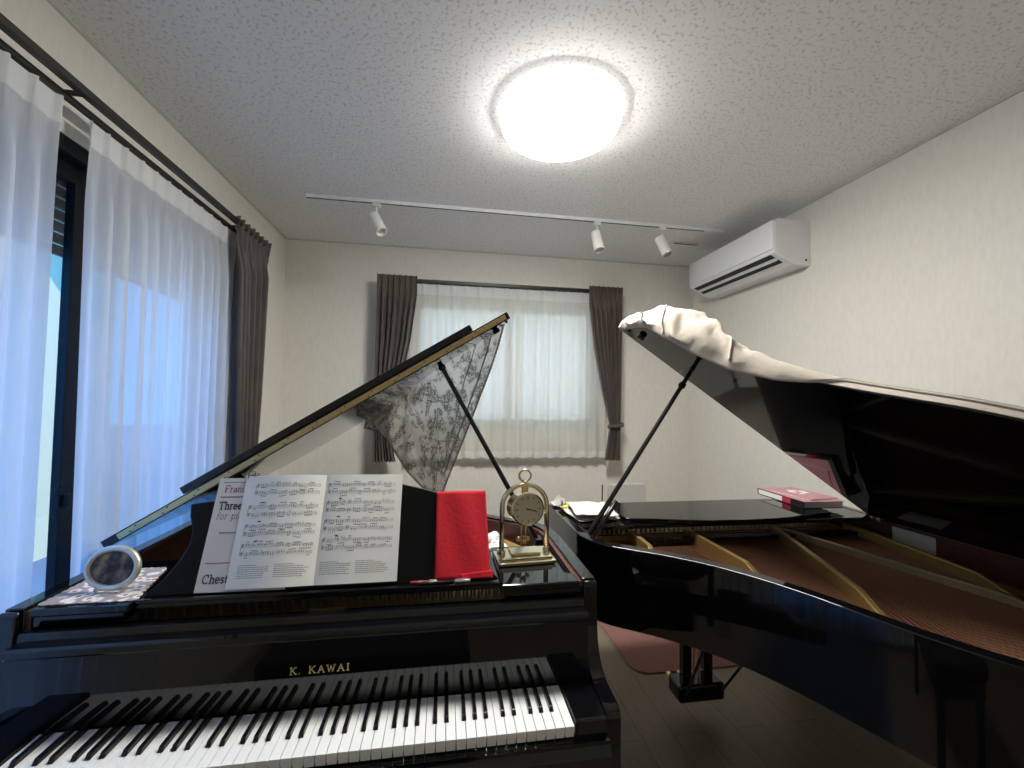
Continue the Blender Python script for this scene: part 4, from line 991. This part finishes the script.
for i in range(3):
    a = 2*PI*i/3+.4; mb.lathe([(.0005, -.008), (.006, -.006), (.0085, 0), (.006, .006), (.0005, .008)], (.016*math.cos(a), .01+.016*math.sin(a), .060), (0, 0, 1), 14); mb.tube([(0, .01, .072), (.016*math.cos(a), .01+.016*math.sin(a), .062)], .0016, 6)
mb.build('pendulum', 'brass', ck, smooth=True)

ck.scale = (1.08, 1.05, 1.0)
# ------------------------------------------------------------------ things lying inside / on the pianos
def soft(name, loc, w, d, h, matn, label, cat, seed, rz=0):
    o = thing(name, loc, label, cat, rz); rnd = random.Random(seed); mb = MB()
    def fn(u, v):
        x, y = lerp(-w, w, u), lerp(-d, d, v); e = (1-abs(2*u-1)**4)*(1-abs(2*v-1)**4)
        return (x, y, max(.0, h*e*(.55+.8*noise.noise(Vector((x*18+seed, y*18, 0))))))
    mb.grid(fn, 24, 24); mb.grid(lambda u, v: (lerp(-w, w, u), lerp(-d, d, v), -.001), 1, 1); mb.build('cloth_fold', matn, o, smooth=True); return o
so = soft('crumpled_cloth', (.205, 1.74, .885), .055, .085, .06, 'paper', 'crumpled white cloth with faint blue print lying inside the left piano behind the clock', 'cloth', 5, .3)
mb = MB()
for i in range(6): mb.lathe([(.0005, .0), (.006, .001), (.0005, .002)], (-.03+.012*i, -.02+.010*(i % 3), .050+.004*(i % 2)), (0, 0, 1), 8)
mb.build('blue_print', 'blueprint', so)
# papers on the near corner of the right piano
zt2 = .988
for i, (x, y, w, d, rz, lb) in enumerate(((.645, 1.83, .095, .12, .10, 'undermost loose white paper at the corner of the right piano'), (.655, 1.81, .090, .115, -.10, 'slightly wrinkled white sheet lying over other paper beside the prop stick'))):
    o = thing('paper_sheet', (x, y, zt2+.004+i*.010), lb, 'paper', rz, 'papers on the right piano'); mb = MB()
    mb.grid(lambda u, v: (lerp(-w, w, u), lerp(-d, d, v), .005+.012*i+.012*noise.noise(Vector((u*3+i*7, v*3, 1)))+.004*noise.noise(Vector((u*11, v*9+i, 1)))), 12, 12); mb.build('sheet', 'offwhite', o, smooth=True, solid=.003, fix=False)
o = thing('yellow_marker', (.575, 1.90, zt2+.002), 'small yellow marker lying on the corner of the right piano beyond the clock', 'marker', .5)
mb = MB(); mb.tube([(-.035, 0, .013), (-.03, 0, .013), (.02, 0, .013)], [.005, .012, .012], 14); mb.build('barrel', 'yellow', o, smooth=True)
mb = MB(); mb.tube([(.02, 0, .013), (.045, 0, .013)], .0125, 14); mb.build('cap', 'blacksatin', o, smooth=True)
o = thing('white_wrapper', (.565, 2.00, zt2+.002), 'crumpled white wrapper just behind the yellow marker', 'wrapper'); mb = MB()
mb.grid(lambda u, v: (lerp(-.04, .04, u), lerp(-.035, .035, v), .004+.035*(1-abs(2*u-1))*abs(noise.noise(Vector((u*5, v*5, 2))))*2), 10, 10); mb.build('film', 'offwhite', o, solid=.002, fix=False)
o = thing('pencil', (.775, 1.99, 1.004), 'upright dark pencil leaning behind the papers on the right piano', 'pencil')
mb = MB(); mb.tube([(0, 0, 0), (.008, .02, .075)], .0035, 8); mb.build('shaft', 'penblack', o)
mb = MB(); mb.tube([(.008, .02, .075), (.0085, .0215, .081)], .0037, 8); mb.build('tip', 'silver', o)

# books on the folded desk of the right piano
zb = .985+.0205
bd = thing('ring_binder', (1.785, 1.90, zb), 'thick pink binder with black spine edge and red label on the folded music desk', 'binder', rz=math.radians(-92))
mb = MB(); mb.box(-.155, .155, -.105, .105, 0, .003); mb.box(-.155, .155, -.108, -.105, 0, .032); mb.build('back_cover', 'blacksatin', bd, bevel=.001)
mb = MB(); mb.box(-.148, .150, -.1045, .10, .003, .0285); mb.build('pages', 'paper', bd)
mb = MB(); mb.box(-.155, .155, -.105, .105, .029, .032); mb.build('front_cover', 'pink', bd, bevel=.001)
mb = MB(); mb.box(-.145, .02, -.1088, -.108, .005, .028); mb.build('white_spine_panel', 'paper', bd)
mb = MB(); mb.box(.022, .075, -.1090, -.108, .004, .029); mb.build('red_spine_label', 'bookred', bd)
b2 = thing('pink_booklet', (1.80, 1.90, zb+.0325), 'thin pink booklet with white blossoms lying on the ring binder', 'booklet', rz=math.radians(-84))
mb = MB(); mb.box(-.125, .125, -.085, .085, 0, .004); mb.build('pages', 'paper', b2)
mb = MB(); mb.box(-.126, .126, -.086, .086, .004, .0055); mb.build('cover', 'pink', b2)
mb = MB()
for i in range(7):
    a = i*.9; mb.lathe([(.012+.004*(i % 3), .0056), (.009, .0066)], (-.02+.05*math.cos(a)*(.5+.1*i), .01+.03*math.sin(a), 0), seg=7)
mb.build('blossom_print', 'paper', b2)

# covered chair behind the right piano
ch = thing('covered_chair', (1.34, 2.80, 0), 'chair back in a white cloth cover just above the far edge of the right piano', 'chair')
mb = MB()
def bf(z): return .095+.004*math.sin(z*30)
vs = []
mb.prism([(-.145, .50), (-.145, .86), (-.135, .887), (.125, .89), (.145, .875), (.145, .50)], lambda p: (p[0], .14, p[1]), lambda p: (p[0], .175, p[1])); mb.build('cloth_back', 'cream' if False else 'trim', ch, bevel=.008)
mb = MB(); mb.box(-.16, .16, -.16, .16, .42, .47); mb.build('seat', 'trim', ch, bevel=.015)
for a in (-.14, .14):
    for b in (-.14, .14):
        mb = MB(); mb.tube([(a, b, .4205), (a*1.05, b*1.05, .012)], [.014, .011], 10); mb.build('leg', 'blacksatin', ch, smooth=True)
for a in (-.09, .09):
    mb = MB(); mb.tube([(a, .150, .4695), (a, .155, .505)], .010, 8); mb.build('back_post', 'blacksatin', ch)
